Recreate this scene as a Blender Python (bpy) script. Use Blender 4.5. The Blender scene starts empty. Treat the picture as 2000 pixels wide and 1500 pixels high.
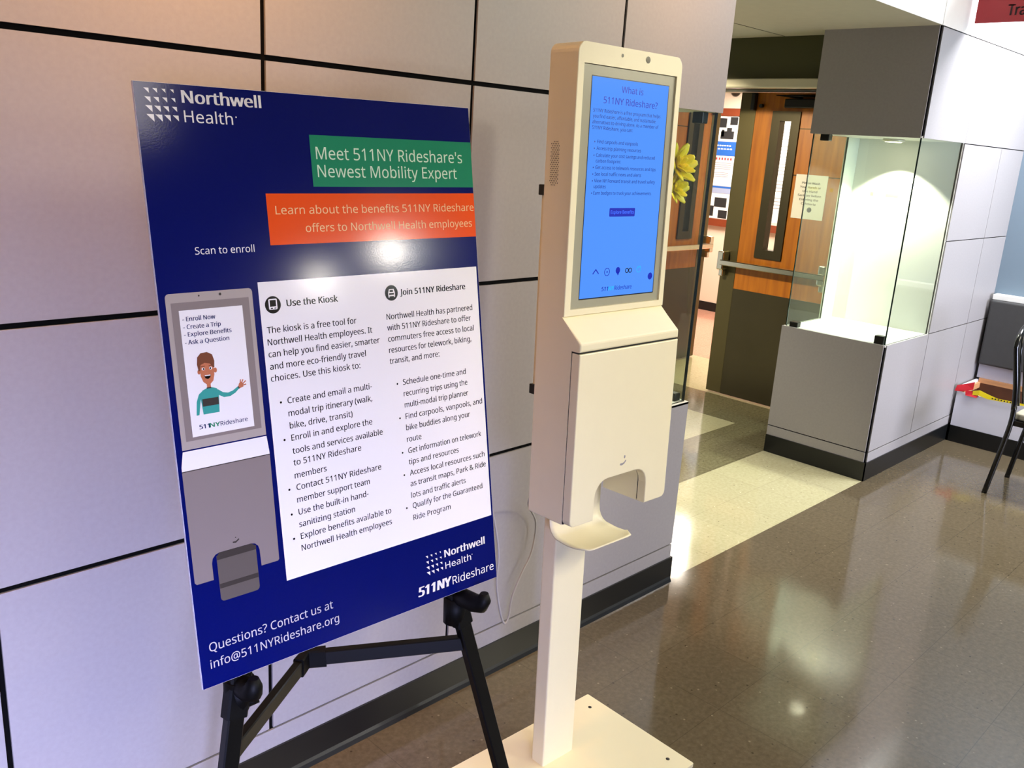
import bpy, bmesh, math, random
from mathutils import Vector, Matrix
random.seed(7)
SC = bpy.context.scene
COL = SC.collection

# ------------------------------------------------------------------ camera
cam_data = bpy.data.cameras.new('camera')
cam_data.sensor_width = 36.0
cam_data.lens = 1728.85 * 36.0 / 2000.0
cam_data.clip_start = 0.05
cam = bpy.data.objects.new('camera', cam_data)
COL.objects.link(cam)
RIGHT = Vector((0.7065916, -0.70495144, 0.06141474))
DOWN = Vector((-0.14465537, -0.22885733, -0.96265214))
FWD = Vector((0.69267823, 0.67131795, -0.26368368))
mw = Matrix.Identity(4)
for i in range(3):
    mw[i][0], mw[i][1], mw[i][2] = RIGHT[i], -DOWN[i], -FWD[i]
mw[0][3], mw[1][3], mw[2][3] = -1.0222, -1.7810, 1.6720
cam.matrix_world = mw
SC.camera = cam

# ------------------------------------------------------------------ world, exposure
SC.view_settings.view_transform = 'Standard'
SC.view_settings.look = 'None'
SC.view_settings.gamma = 1.0
SC.view_settings.use_curve_mapping = False
SC.view_settings.exposure = 0.0
SC.cycles.use_denoising = True
SC.cycles.max_bounces = 8
SC.cycles.transparent_max_bounces = 12
SC.cycles.caustics_reflective = False
SC.cycles.caustics_refractive = False
SC.cycles.sample_clamp_indirect = 6.0
world = bpy.data.worlds.new('world')
SC.world = world
world.use_nodes = True
world.node_tree.nodes['Background'].inputs[0].default_value = (0.80, 0.86, 1.0, 1)
world.node_tree.nodes['Background'].inputs[1].default_value = 0.12


def area(name, loc, look, size, power, col, size_y=None, shape=None, spread=None):
    l = bpy.data.lights.new(name, 'AREA')
    l.energy = power
    l.color = col
    l.size = size
    if size_y:
        l.shape = 'RECTANGLE'
        l.size_y = size_y
    if shape:
        l.shape = shape
    if spread is not None:
        l.spread = math.radians(spread)
    o = bpy.data.objects.new(name, l)
    COL.objects.link(o)
    o.location = loc
    o.rotation_euler = (Vector(look) - Vector(loc)).to_track_quat('-Z', 'Y').to_euler()
    return o


def spot(name, loc, look, power, col, angle, blend, radius=0.04):
    l = bpy.data.lights.new(name, 'SPOT')
    l.energy = power
    l.color = col
    l.spot_size = math.radians(angle)
    l.spot_blend = blend
    l.shadow_soft_size = radius
    o = bpy.data.objects.new(name, l)
    COL.objects.link(o)
    o.location = loc
    o.rotation_euler = (Vector(look) - Vector(loc)).to_track_quat('-Z', 'Y').to_euler()
    return o


COOL = (0.50, 0.54, 1.0)
WARM = (1.0, 0.49, 0.19)
area('daylight_low', (-2.7, -4.0, 0.9), (-1.1, 0, 0.0), 2.0, 52, COOL, 1.2, spread=46)
area('daylight_right', (3.4, -6.0, 1.5), (4.2, 0, 0.5), 2.6, 52, (0.70, 0.75, 1.0), 1.6, spread=60)
area('lobby_fill', (3.7, -2.9, 2.88), (2.4, -1.9, 0), 1.2, 145, (1.0, 0.93, 0.70), 1.2)  # unseen fill light, added to brighten the kiosk front and the right half
area('troffer_right', (4.45, -0.75, 2.88), (4.45, -0.5, 0), 0.6, 110, (0.93, 0.95, 1.0), 1.2)
area('corridor_panel_light', (6.45, 2.95, 2.36), (6.45, 2.95, 0), 0.9, 95, (1.0, 0.92, 0.80), 0.75)
area('corridor_panel_light', (5.75, 1.15, 2.36), (5.75, 1.15, 0), 0.6, 32, (1.0, 0.86, 0.60), 0.6)  # extra corridor light, added to brighten the open door leaf
area('vestibule_light', (2.35, 1.55, 2.30), (2.35, 1.55, 0), 0.5, 27, (1.0, 0.95, 0.86), 0.5, spread=120)
spot('vestibule_wallwash', (2.0, 1.75, 2.28), (4.47, 1.3, 1.05), 260, (1.0, 0.86, 0.56), 44, 0.35, 0.05)
spot('kiosk_fill', (1.55, -2.75, 2.89), (0.74, -0.45, 1.18), 185, (1.0, 0.91, 0.74), 33, 0.5, 0.14)  # added out-of-view spot that lifts the kiosk front, no known fitting
area('board_fill', (-0.1, -3.0, 2.88), (-0.15, -0.6, 1.2), 1.3, 12, (1.0, 0.92, 0.84), 0.9, spread=80)  # invented soft light, put in to brighten the poster board
spot('case_light_right', (4.02, 0.31, 1.785), (4.06, 0.31, 0.7), 60, (1.0, 0.97, 0.80), 100, 0.12)
spot('case_light_left', (1.50, 0.31, 1.785), (1.60, 0.26, 0.9), 30, (1.0, 0.92, 0.72), 96, 0.3)


# ------------------------------------------------------------------ materials
def s2l(c):
    return tuple(((v / 255.0) / 12.92) if v <= 10 else (((v / 255.0) + 0.055) / 1.055) ** 2.4 for v in c)


def mat(name, rgb, rough=0.5, metal=0.0, noise=0.0, nscale=20.0, bump=0.0, bscale=80.0, spec=0.5, emit=None, estr=0.0, coat=0.0, stretch=None):
    m = bpy.data.materials.new(name)
    m.use_nodes = True
    nt = m.node_tree
    b = nt.nodes['Principled BSDF']
    c = s2l(rgb)
    b.inputs['Base Color'].default_value = (*c, 1)
    b.inputs['Roughness'].default_value = rough
    b.inputs['Metallic'].default_value = metal
    b.inputs['Specular IOR Level'].default_value = spec
    if coat:
        b.inputs['Coat Weight'].default_value = coat
        b.inputs['Coat Roughness'].default_value = 0.08
    tc = nt.nodes.new('ShaderNodeTexCoord')
    vec = tc.outputs['Object']
    if stretch:
        mp = nt.nodes.new('ShaderNodeMapping')
        mp.inputs['Scale'].default_value = stretch
        nt.links.new(vec, mp.inputs['Vector'])
        vec = mp.outputs['Vector']
    if noise:
        n = nt.nodes.new('ShaderNodeTexNoise')
        n.inputs['Scale'].default_value = nscale
        n.inputs['Detail'].default_value = 5
        nt.links.new(vec, n.inputs['Vector'])
        r = nt.nodes.new('ShaderNodeMapRange')
        r.inputs['From Min'].default_value = 0.3
        r.inputs['From Max'].default_value = 0.7
        r.inputs['To Min'].default_value = 1 - noise
        r.inputs['To Max'].default_value = 1 + noise
        nt.links.new(n.outputs['Fac'], r.inputs['Value'])
        mx = nt.nodes.new('ShaderNodeVectorMath')
        mx.operation = 'SCALE'
        mx.inputs[0].default_value = c
        nt.links.new(r.outputs['Result'], mx.inputs['Scale'])
        nt.links.new(mx.outputs[0], b.inputs['Base Color'])
    if bump:
        n2 = nt.nodes.new('ShaderNodeTexNoise')
        n2.inputs['Scale'].default_value = bscale
        n2.inputs['Detail'].default_value = 3
        nt.links.new(vec, n2.inputs['Vector'])
        bp = nt.nodes.new('ShaderNodeBump')
        bp.inputs['Strength'].default_value = bump
        bp.inputs['Distance'].default_value = 0.002
        nt.links.new(n2.outputs['Fac'], bp.inputs['Height'])
        nt.links.new(bp.outputs['Normal'], b.inputs['Normal'])
    if emit:
        b.inputs['Emission Color'].default_value = (*s2l(emit), 1)
        b.inputs['Emission Strength'].default_value = estr
    return m


def glass_mat(name, tint, gloss=0.06):
    m = bpy.data.materials.new(name)
    m.use_nodes = True
    nt = m.node_tree
    nt.nodes.remove(nt.nodes['Principled BSDF'])
    out = nt.nodes['Material Output']
    t = nt.nodes.new('ShaderNodeBsdfTransparent')
    t.inputs[0].default_value = (*tint, 1)
    g = nt.nodes.new('ShaderNodeBsdfGlossy')
    g.inputs['Roughness'].default_value = 0.0
    f = nt.nodes.new('ShaderNodeFresnel')
    f.inputs['IOR'].default_value = 1.5
    mx = nt.nodes.new('ShaderNodeMixShader')
    geo = nt.nodes.new('ShaderNodeNewGeometry')
    inv = nt.nodes.new('ShaderNodeMath')
    inv.operation = 'SUBTRACT'
    inv.inputs[0].default_value = 1.0
    nt.links.new(geo.outputs['Backfacing'], inv.inputs[1])
    mu = nt.nodes.new('ShaderNodeMath')
    mu.operation = 'MULTIPLY'
    nt.links.new(f.outputs[0], mu.inputs[0])
    nt.links.new(inv.outputs[0], mu.inputs[1])
    nt.links.new(mu.outputs[0], mx.inputs[0])
    nt.links.new(t.outputs[0], mx.inputs[1])
    nt.links.new(g.outputs[0], mx.inputs[2])
    nt.links.new(mx.outputs[0], out.inputs['Surface'])
    return m


def floor_mat(name, rgb, dark, light, rough=0.10):
    """speckled vinyl composition tile, 12 inch squares"""
    m = bpy.data.materials.new(name)
    m.use_nodes = True
    nt = m.node_tree
    b = nt.nodes['Principled BSDF']
    N = nt.nodes.new
    L = nt.links.new
    tc = N('ShaderNodeTexCoord')
    pos = tc.outputs['Object']
    sep = N('ShaderNodeSeparateXYZ')
    L(pos, sep.inputs[0])

    def cell(sock, off):
        a = N('ShaderNodeMath'); a.operation = 'ADD'; a.inputs[1].default_value = off
        L(sock, a.inputs[0])
        d = N('ShaderNodeMath'); d.operation = 'DIVIDE'; d.inputs[1].default_value = 0.3048
        L(a.outputs[0], d.inputs[0])
        fr = N('ShaderNodeMath'); fr.operation = 'FRACT'
        L(d.outputs[0], fr.inputs[0])
        p = N('ShaderNodeMath'); p.operation = 'PINGPONG'; p.inputs[1].default_value = 0.5
        L(fr.outputs[0], p.inputs[0])
        fl = N('ShaderNodeMath'); fl.operation = 'FLOOR'
        L(d.outputs[0], fl.inputs[0])
        return p.outputs[0], fl.outputs[0]
    px, fx = cell(sep.outputs[0], 100 * 0.3048 - 0.6)
    py, fy = cell(sep.outputs[1], 100 * 0.3048)
    mn = N('ShaderNodeMath'); mn.operation = 'MINIMUM'
    L(px, mn.inputs[0]); L(py, mn.inputs[1])
    seam = N('ShaderNodeMapRange')
    seam.inputs['From Min'].default_value = 0.001
    seam.inputs['From Max'].default_value = 0.006
    seam.inputs['To Min'].default_value = 0.45
    L(mn.outputs[0], seam.inputs['Value'])
    # per tile tone
    cmb = N('ShaderNodeCombineXYZ')
    L(fx, cmb.inputs[0]); L(fy, cmb.inputs[1])
    wn = N('ShaderNodeTexWhiteNoise'); wn.noise_dimensions = '2D'
    L(cmb.outputs[0], wn.inputs['Vector'])
    tone = N('ShaderNodeMapRange'); tone.inputs['To Min'].default_value = 0.97; tone.inputs['To Max'].default_value = 1.03
    L(wn.outputs['Value'], tone.inputs['Value'])
    n1 = N('ShaderNodeTexNoise'); n1.inputs['Scale'].default_value = 60; n1.inputs['Detail'].default_value = 6; n1.inputs['Roughness'].default_value = 0.65
    L(pos, n1.inputs['Vector'])
    r1 = N('ShaderNodeValToRGB')
    els = r1.color_ramp.elements
    els[0].position = 0.22; els[0].color = (*s2l(dark), 1)
    els[1].position = 0.80; els[1].color = (*s2l(light), 1)
    e = els.new(0.5); e.color = (*s2l(rgb), 1)
    L(n1.outputs['Fac'], r1.inputs[0])
    # chips
    v = N('ShaderNodeTexVoronoi'); v.inputs['Scale'].default_value = 48
    L(pos, v.inputs['Vector'])
    chip = N('ShaderNodeMapRange'); chip.inputs['From Min'].default_value = 0.13; chip.inputs['From Max'].default_value = 0.2
    chip.inputs['To Min'].default_value = 1.0; chip.inputs['To Max'].default_value = 0.0
    L(v.outputs['Distance'], chip.inputs['Value'])
    sepc = N('ShaderNodeSeparateColor')
    L(v.outputs['Color'], sepc.inputs[0])
    g = N('ShaderNodeMath'); g.operation = 'GREATER_THAN'; g.inputs[1].default_value = 0.86
    L(sepc.outputs[0], g.inputs[0])
    cf = N('ShaderNodeMath'); cf.operation = 'MULTIPLY'
    L(chip.outputs[0], cf.inputs[0]); L(g.outputs[0], cf.inputs[1])
    cf2 = N('ShaderNodeMath'); cf2.operation = 'MULTIPLY'; cf2.inputs[1].default_value = 0.9
    L(cf.outputs[0], cf2.inputs[0])
    cc = N('ShaderNodeMix'); cc.data_type = 'RGBA'
    cc.inputs[6].default_value = (*[q * 0.55 for q in s2l(dark)], 1); cc.inputs[7].default_value = (*[min(1, q * 1.55) for q in s2l(light)], 1)
    g2 = N('ShaderNodeMath'); g2.operation = 'GREATER_THAN'; g2.inputs[1].default_value = 0.5
    L(sepc.outputs[1], g2.inputs[0]); L(g2.outputs[0], cc.inputs[0])
    m1 = N('ShaderNodeMix'); m1.data_type = 'RGBA'
    L(cf2.outputs[0], m1.inputs[0]); L(r1.outputs[0], m1.inputs[6]); L(cc.outputs[2], m1.inputs[7])
    sc = N('ShaderNodeVectorMath'); sc.operation = 'SCALE'
    L(m1.outputs[2], sc.inputs[0]); L(tone.outputs[0], sc.inputs['Scale'])
    m2 = N('ShaderNodeMix'); m2.data_type = 'RGBA'
    sd = s2l(dark)
    m2.inputs[6].default_value = (sd[0] * 0.6, sd[1] * 0.6, sd[2] * 0.6, 1)
    L(seam.outputs[0], m2.inputs[0]); L(sc.outputs[0], m2.inputs[7])
    L(m2.outputs[2], b.inputs['Base Color'])
    # scuffs in the polish
    n3 = N('ShaderNodeTexNoise'); n3.inputs['Scale'].default_value = 3.0; n3.inputs['Detail'].default_value = 4
    L(pos, n3.inputs['Vector'])
    rr = N('ShaderNodeMapRange'); rr.inputs['From Min'].default_value = 0.3; rr.inputs['From Max'].default_value = 0.7
    rr.inputs['To Min'].default_value = rough * 0.7; rr.inputs['To Max'].default_value = rough * 1.4
    L(n3.outputs['Fac'], rr.inputs['Value']); L(rr.outputs[0], b.inputs['Roughness'])
    b.inputs['Specular IOR Level'].default_value = 0.6
    n4 = N('ShaderNodeTexNoise'); n4.inputs['Scale'].default_value = 7; n4.inputs['Detail'].default_value = 2
    L(pos, n4.inputs['Vector'])
    bp = N('ShaderNodeBump'); bp.inputs['Strength'].default_value = 0.05; bp.inputs['Distance'].default_value = 0.004
    L(n4.outputs['Fac'], bp.inputs['Height']); L(bp.outputs['Normal'], b.inputs['Normal'])
    return m


def wood_mat(name, a, bcol, rough=0.35):
    m = bpy.data.materials.new(name)
    m.use_nodes = True
    nt = m.node_tree
    b = nt.nodes['Principled BSDF']
    tc = nt.nodes.new('ShaderNodeTexCoord')
    mp = nt.nodes.new('ShaderNodeMapping')
    mp.inputs['Scale'].default_value = (9, 9, 0.8)
    nt.links.new(tc.outputs['Object'], mp.inputs[0])
    n = nt.nodes.new('ShaderNodeTexNoise')
    n.inputs['Scale'].default_value = 3
    n.inputs['Detail'].default_value = 6
    nt.links.new(mp.outputs[0], n.inputs['Vector'])
    r = nt.nodes.new('ShaderNodeValToRGB')
    r.color_ramp.elements[0].position = 0.3
    r.color_ramp.elements[0].color = (*s2l(a), 1)
    r.color_ramp.elements[1].position = 0.7
    r.color_ramp.elements[1].color = (*s2l(bcol), 1)
    nt.links.new(n.outputs['Fac'], r.inputs[0])
    nt.links.new(r.outputs[0], b.inputs['Base Color'])
    b.inputs['Roughness'].default_value = rough
    return m


M = {}
M['panel'] = mat('wall_laminate', (158, 154, 154), 0.42, noise=0.035, nscale=90, bump=0.05, bscale=200)
M['reveal'] = mat('reveal_black', (2, 2, 2), 0.8, spec=0.1)
M['fardim'] = mat('far_wall_dimmed', (120, 114, 108), 0.6)  # gloom of the far lobby put into the wall colour, darkens board reflections
M['paint'] = mat('white_paint', (232, 232, 226), 0.6, noise=0.01)
M['ceil'] = mat('ceiling_paint', (214, 208, 190), 0.7, noise=0.02)
M['base'] = mat('black_vinyl_base', (15, 17, 18), 0.32, noise=0.05)
M['green'] = mat('olive_soffit', (70, 70, 34), 0.55)
M['alu'] = mat('aluminium', (226, 222, 204), 0.3, metal=0.3)
M['bluewall'] = mat('blue_grey_paint', (112, 130, 144), 0.55)
M['cwall'] = mat('corridor_paint', (228, 214, 196), 0.6)
M['bench'] = mat('bench_laminate', (214, 214, 224), 0.45)
M['deck'] = mat('white_deck', (240, 240, 232), 0.45)
M['floor'] = floor_mat('brown_tile', (98, 87, 68), (84, 73, 56), (112, 101, 82))
M['beige'] = floor_mat('beige_tile', (190, 184, 146), (174, 167, 130), (204, 198, 164))
M['olive'] = floor_mat('olive_tile', (118, 112, 84), (90, 84, 60), (142, 136, 108))
M['pink'] = floor_mat('pink_tile', (206, 152, 130), (180, 128, 108), (220, 170, 150))
M['kiosk'] = mat('kiosk_enamel', (246, 237, 202), 0.38, noise=0.008, bump=0.02, bscale=300)
M['kgrey'] = mat('kiosk_glass_border', (168, 166, 146), 0.25)
M['dark'] = mat('dark_gap', (14, 14, 14), 0.5)
M['lens'] = mat('camera_lens', (92, 88, 76), 0.15)
M['screen'] = mat('screen_lit', (10, 20, 60), 0.12, emit=(84, 150, 255), estr=1.0)
M['ink'] = mat('screen_ink', (5, 10, 60), 0.3, emit=(14, 34, 176), estr=1.0)
M['inkd'] = mat('screen_ink_dark', (3, 8, 50), 0.3, emit=(14, 40, 132), estr=1.0)
M['inkl'] = mat('screen_ink_pale', (40, 80, 200), 0.3, emit=(70, 120, 255), estr=1.0)
M['inkc'] = mat('screen_ink_cyan', (20, 100, 160), 0.3, emit=(30, 170, 230), estr=1.0)
M['bz'] = mat('screen_bezel', (8, 10, 20), 0.3)
GL = dict(rough=0.11, bump=0.018, bscale=300, spec=0.3)
M['navy'] = mat('print_navy', (5, 15, 90), **GL)
M['bgreen'] = mat('print_green', (38, 136, 98), **GL)
M['orange'] = mat('print_orange', (240, 84, 26), **GL)
M['bwhite'] = mat('print_white', (244, 240, 238), **GL)
M['bink'] = mat('print_black', (10, 9, 11), **GL)
M['cream'] = mat('print_peach', (250, 206, 150), **GL)
M['mint'] = mat('print_mint', (214, 240, 214), **GL)
M['pgrey'] = mat('print_taupe', (140, 128, 124), **GL)
M['pgreyl'] = mat('print_taupe_light', (176, 164, 156), **GL)
M['pgreyd'] = mat('print_taupe_dark', (100, 92, 86), **GL)
M['pshadow'] = mat('print_charcoal', (66, 60, 56), **GL)
M['pnavyt'] = mat('print_text_navy', (40, 48, 96), **GL)
M['pteal'] = mat('print_teal', (64, 160, 150), **GL)
M['pskin'] = mat('print_skin', (196, 118, 84), **GL)
M['phair'] = mat('print_hair', (122, 74, 52), **GL)
M['foam'] = mat('foam_core_edge', (236, 234, 240), 0.6)
M['easel'] = mat('easel_black', (3, 3, 3), 0.4, spec=0.25)
M['easelp'] = mat('easel_plastic', (3, 3, 3), 0.55, spec=0.2)
M['wood'] = wood_mat('door_maple', (160, 88, 14), (198, 120, 24))
M['bronze'] = mat('bronze_metal', (98, 90, 62), 0.4, metal=0.7)
M['bronzed'] = mat('bronze_dark', (62, 56, 40), 0.4, metal=0.6)
M['kick'] = mat('kick_plate', (84, 78, 62), 0.34, metal=0.85, noise=0.06, nscale=4)
M['chrome'] = mat('satin_chrome', (222, 220, 210), 0.2, metal=1.0)
M['steel'] = mat('dark_steel', (60, 60, 58), 0.35, metal=0.8)
M['paper'] = mat('paper', (242, 240, 236), 0.6)
M['pblack'] = mat('paper_ink', (34, 34, 36), 0.6)
M['pgr'] = mat('paper_grey', (150, 146, 150), 0.6)
M['pblue'] = mat('paper_blue', (36, 92, 176), 0.5)
M['pblue2'] = mat('paper_blue_grey', (150, 160, 190), 0.5)
M['pred'] = mat('paper_red', (170, 60, 60), 0.5)
M['residue'] = mat('tape_residue', (236, 220, 120), 0.6)
M['cork'] = mat('board_fabric', (222, 210, 204), 0.8)
M['frame'] = mat('mahogany_frame', (128, 58, 30), 0.4, noise=0.08, stretch=(4, 4, 30))
M['glass'] = glass_mat('case_glass', (0.93, 0.97, 0.94))
M['gedge'] = mat('glass_edge', (26, 42, 36), 0.2)
M['gpale'] = mat('pale_jamb', (214, 222, 204), 0.5)
M['dglass'] = glass_mat('door_glass', (0.97, 0.98, 0.97))
M['clip'] = mat('glass_clip', (26, 26, 22), 0.3, metal=0.4)
M['lampglow'] = mat('lamp_glow', (255, 250, 230), 0.5, emit=(255, 244, 214), estr=14.0)
M['petal'] = mat('yellow_petal', (252, 232, 24), 0.5, noise=0.06, nscale=60)
M['leaf'] = mat('green_leaf', (96, 140, 30), 0.5)
M['vase'] = mat('vase_ceramic', (210, 210, 200), 0.3)
M['vinyl'] = mat('charcoal_vinyl', (62, 62, 62), 0.5, noise=0.05, nscale=30, bump=0.1, bscale=150)
M['ply'] = mat('bare_plywood', (206, 152, 104), 0.6, noise=0.08, nscale=8, stretch=(1, 1, 8))
M['boxin'] = mat('bench_inside', (84, 48, 26), 0.7, noise=0.2, nscale=12)
M['redcloth'] = mat('red_cloth', (186, 22, 36), 0.6)
M['tape'] = mat('caution_yellow', (250, 226, 30), 0.4)
M['chairb'] = mat('chair_black', (10, 10, 11), 0.18)
M['seat'] = mat('seat_vinyl', (176, 170, 154), 0.5)
M['signred'] = mat('sign_red', (176, 44, 52), 0.45)
M['signink'] = mat('sign_ink', (52, 18, 20), 0.5)
M['cord'] = mat('cord_white', (172, 170, 172), 0.4)


FONT = None
try:
    import os
    FONT = bpy.data.fonts.load(os.path.join(bpy.utils.system_resource('DATAFILES'), 'fonts', 'NotoSansHebrew-Regular.woff2'))
except Exception:
    FONT = None


# ------------------------------------------------------------------ mesh helpers
CAPH = 0.682
_c = bpy.data.curves.new('t', 'FONT')
_c.body = 'H'
if FONT:
    _c.font = FONT
_o = bpy.data.objects.new('t', _c)
_m = bpy.data.meshes.new_from_object(_o)
CAPH = max(v.co.y for v in _m.vertices)
bpy.data.objects.remove(_o)
bpy.data.meshes.remove(_m)


class MB:
    def __init__(self):
        self.bm = bmesh.new()
        self.mi = 0

    def face(self, pts):
        f = self.bm.faces.new([self.bm.verts.new(p) for p in pts])
        f.material_index = self.mi
        return f

    def box(self, x0, x1, y0, y1, z0, z1, bevel=0.0, seg=2):
        b = bmesh.new()
        bmesh.ops.create_cube(b, size=1.0)
        for v in b.verts:
            v.co = Vector(((x0 + x1) / 2 + v.co.x * (x1 - x0), (y0 + y1) / 2 + v.co.y * (y1 - y0), (z0 + z1) / 2 + v.co.z * (z1 - z0)))
        if bevel:
            bmesh.ops.bevel(b, geom=b.edges[:], offset=bevel, segments=seg, affect='EDGES', profile=0.5)
        self.merge(b)
        return self

    def merge(self, b, mtx=None):
        bmesh.ops.recalc_face_normals(b, faces=b.faces)
        vm = {}
        for v in b.verts:
            vm[v] = self.bm.verts.new(mtx @ v.co if mtx else v.co)
        for f in b.faces:
            try:
                nf = self.bm.faces.new([vm[v] for v in f.verts])
                nf.material_index = self.mi
                nf.smooth = f.smooth
            except ValueError:
                pass
        b.free()

    def prism(self, poly, d0, d1, plane='xz', holes=(), bevel=0.0, seg=2, test=None, mtx=None):
        """extrude a 2D polygon. plane xz: depth is y; yz: depth is x; xy: depth is z"""
        b = bmesh.new()

        def P(p, d):
            return {'xz': (p[0], d, p[1]), 'yz': (d, p[0], p[1]), 'xy': (p[0], p[1], d)}[plane]
        if holes:
            edges = []
            for loop in [poly] + list(holes):
                vs = [b.verts.new(P(p, d0)) for p in loop]
                for k in range(len(vs)):
                    edges.append(b.edges.new((vs[k], vs[(k + 1) % len(vs)])))
            r = bmesh.ops.triangle_fill(b, use_beauty=True, use_dissolve=False, edges=edges)
            faces = [g for g in r['geom'] if isinstance(g, bmesh.types.BMFace)]
        else:
            faces = [b.faces.new([b.verts.new(P(p, d0)) for p in poly])]
        if abs(d1 - d0) > 1e-7:
            r = bmesh.ops.extrude_face_region(b, geom=faces, use_keep_orig=True)
            off = Vector(P((0, 0), d1)) - Vector(P((0, 0), d0))
            for g in r['geom']:
                if isinstance(g, bmesh.types.BMVert):
                    g.co += off
        bmesh.ops.recalc_face_normals(b, faces=b.faces)
        if bevel:
            es = [e for e in b.edges if len(e.link_faces) == 2 and e.calc_face_angle(0) > 0.5 and (test is None or test(e))]
            bmesh.ops.bevel(b, geom=es, offset=bevel, segments=seg, affect='EDGES', profile=0.5)
        self.merge(b, mtx)
        return self

    def tube(self, pts, r, sides=12, closed=False, cap=True, flat=None):
        """round tube along a polyline; r number or list; flat=(w,h) gives a rectangular bar"""
        pts = [Vector(p) for p in pts]
        n = len(pts)
        rs = r if isinstance(r, (list, tuple)) else [r] * n
        rings = []
        t0 = (pts[1] - pts[0]).normalized()
        up = Vector((0, 0, 1)) if abs(t0.z) < 0.9 else Vector((0, 1, 0))
        nrm = (up - t0 * up.dot(t0)).normalized()
        for i, p in enumerate(pts):
            if closed:
                t = (pts[(i + 1) % n] - pts[i - 1]).normalized()
            elif i == 0:
                t = t0
            elif i == n - 1:
                t = (pts[-1] - pts[-2]).normalized()
            else:
                t = ((pts[i + 1] - p).normalized() + (p - pts[i - 1]).normalized()).normalized()
            nrm = (nrm - t * nrm.dot(t)).normalized()
            bn = t.cross(nrm)
            if flat:
                w, h = flat[0] / 2, flat[1] / 2
                c = min(w, h) * 0.25
                sh = [(w, h - c), (w - c, h), (-w + c, h), (-w, h - c), (-w, -h + c), (-w + c, -h), (w - c, -h), (w, -h + c)]
                ring = [self.bm.verts.new(p + bn * a + nrm * q) for a, q in sh]
            else:
                ring = [self.bm.verts.new(p + (nrm * math.cos(2 * math.pi * k / sides) + bn * math.sin(2 * math.pi * k / sides)) * rs[i]) for k in range(sides)]
            rings.append(ring)
        m = len(rings[0])
        for i in range(n if closed else n - 1):
            a, b = rings[i], rings[(i + 1) % n]
            for k in range(m):
                f = self.bm.faces.new((a[k], a[(k + 1) % m], b[(k + 1) % m], b[k]))
                f.material_index = self.mi
                f.smooth = not flat
        if cap and not closed:
            for ring in (rings[0][::-1], rings[-1]):
                f = self.bm.faces.new(ring)
                f.material_index = self.mi
        return self

    def lathe(self, prof, c=(0, 0, 0), axis='z', sides=24):
        rings = []
        for r, h in prof:
            ring = []
            for k in range(sides):
                a = 2 * math.pi * k / sides
                u, v = r * math.cos(a), r * math.sin(a)
                p = {'z': (u, v, h), 'y': (u, h, v), 'x': (h, u, v)}[axis]
                ring.append(self.bm.verts.new(Vector(c) + Vector(p)))
            rings.append(ring)
        for a, b in zip(rings, rings[1:]):
            for k in range(sides):
                f = self.bm.faces.new((a[k], a[(k + 1) % sides], b[(k + 1) % sides], b[k]))
                f.smooth = True
                f.material_index = self.mi
        for ring in (rings[0][::-1], rings[-1]):
            f = self.bm.faces.new(ring)
            f.material_index = self.mi
        return self

    def text(self, body, x0, z, x1, cap, y, mtx=None, bold=0.0, shear=0.0):
        """lettering in the xz plane facing -y: starts at x0, ends at x1, baseline z, capital height cap"""
        c = bpy.data.curves.new('t', 'FONT')
        if FONT:
            c.font = FONT
        c.body = body
        c.resolution_u = 2
        c.shear = shear
        o = bpy.data.objects.new('t', c)
        me = bpy.data.meshes.new_from_object(o)
        xs = [v.co.x for v in me.vertices]
        lo, hi = min(xs), max(xs)
        sx = (x1 - x0) / (hi - lo)
        sz = cap / CAPH
        b = bmesh.new()
        b.from_mesh(me)
        for v in b.verts:
            p = Vector((x0 + (v.co.x - lo) * sx, y, z + v.co.y * sz))
            v.co = mtx @ p if mtx else p
        # heavier weights: the outline laid down again a hair to each side
        n = 0 if bold <= 0 else (1 if bold < .015 else 2)
        for k in range(-n, n + 1):
            d = Vector((k * bold * cap * .9, -abs(k) * 2e-5, 0))
            if mtx:
                d = mtx.to_3x3() @ d
            vm = {v: self.bm.verts.new(v.co + d) for v in b.verts}
            for f in b.faces:
                try:
                    nf = self.bm.faces.new([vm[v] for v in f.verts])
                    nf.material_index = self.mi
                except ValueError:
                    pass
        b.free()
        bpy.data.objects.remove(o)
        bpy.data.curves.remove(c)
        bpy.data.meshes.remove(me)
        return self

    def quad(self, x0, x1, z0, z1, y):
        self.face([(x0, y, z0), (x1, y, z0), (x1, y, z1), (x0, y, z1)])
        return self

    def poly(self, pts, y):
        self.face([(p[0], y, p[1]) for p in pts])
        return self

    def disc(self, cx, cz, r, y, rz=None, n=28):
        self.face([(cx + r * math.cos(2 * math.pi * k / n), y, cz + (rz or r) * math.sin(2 * math.pi * k / n)) for k in range(n)])
        return self

    def build_each(self, name, m, parent=None, mtx=None):
        left = set(self.bm.faces)
        while left:
            st = [left.pop()]
            isl = set(st)
            while st:
                f = st.pop()
                for e in f.edges:
                    for g in e.link_faces:
                        if g in left:
                            left.discard(g)
                            isl.add(g)
                            st.append(g)
            k = MB()
            vm = {}
            for f in isl:
                for v in f.verts:
                    if v not in vm:
                        vm[v] = k.bm.verts.new(v.co)
                k.bm.faces.new([vm[v] for v in f.verts])
            k.build(name, m, parent, mtx=mtx)
        self.bm.free()

    def build(self, name, m, parent=None, smooth=False, mtx=None):
        me = bpy.data.meshes.new(name)
        if mtx:
            bmesh.ops.transform(self.bm, matrix=mtx, verts=self.bm.verts)
        self.bm.to_mesh(me)
        self.bm.free()
        for k in (m if isinstance(m, (list, tuple)) else [m]):
            me.materials.append(k)
        o = bpy.data.objects.new(name, me)
        COL.objects.link(o)
        if parent:
            o.parent = parent
        if smooth:
            for p in me.polygons:
                p.use_smooth = True
        return o


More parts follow.
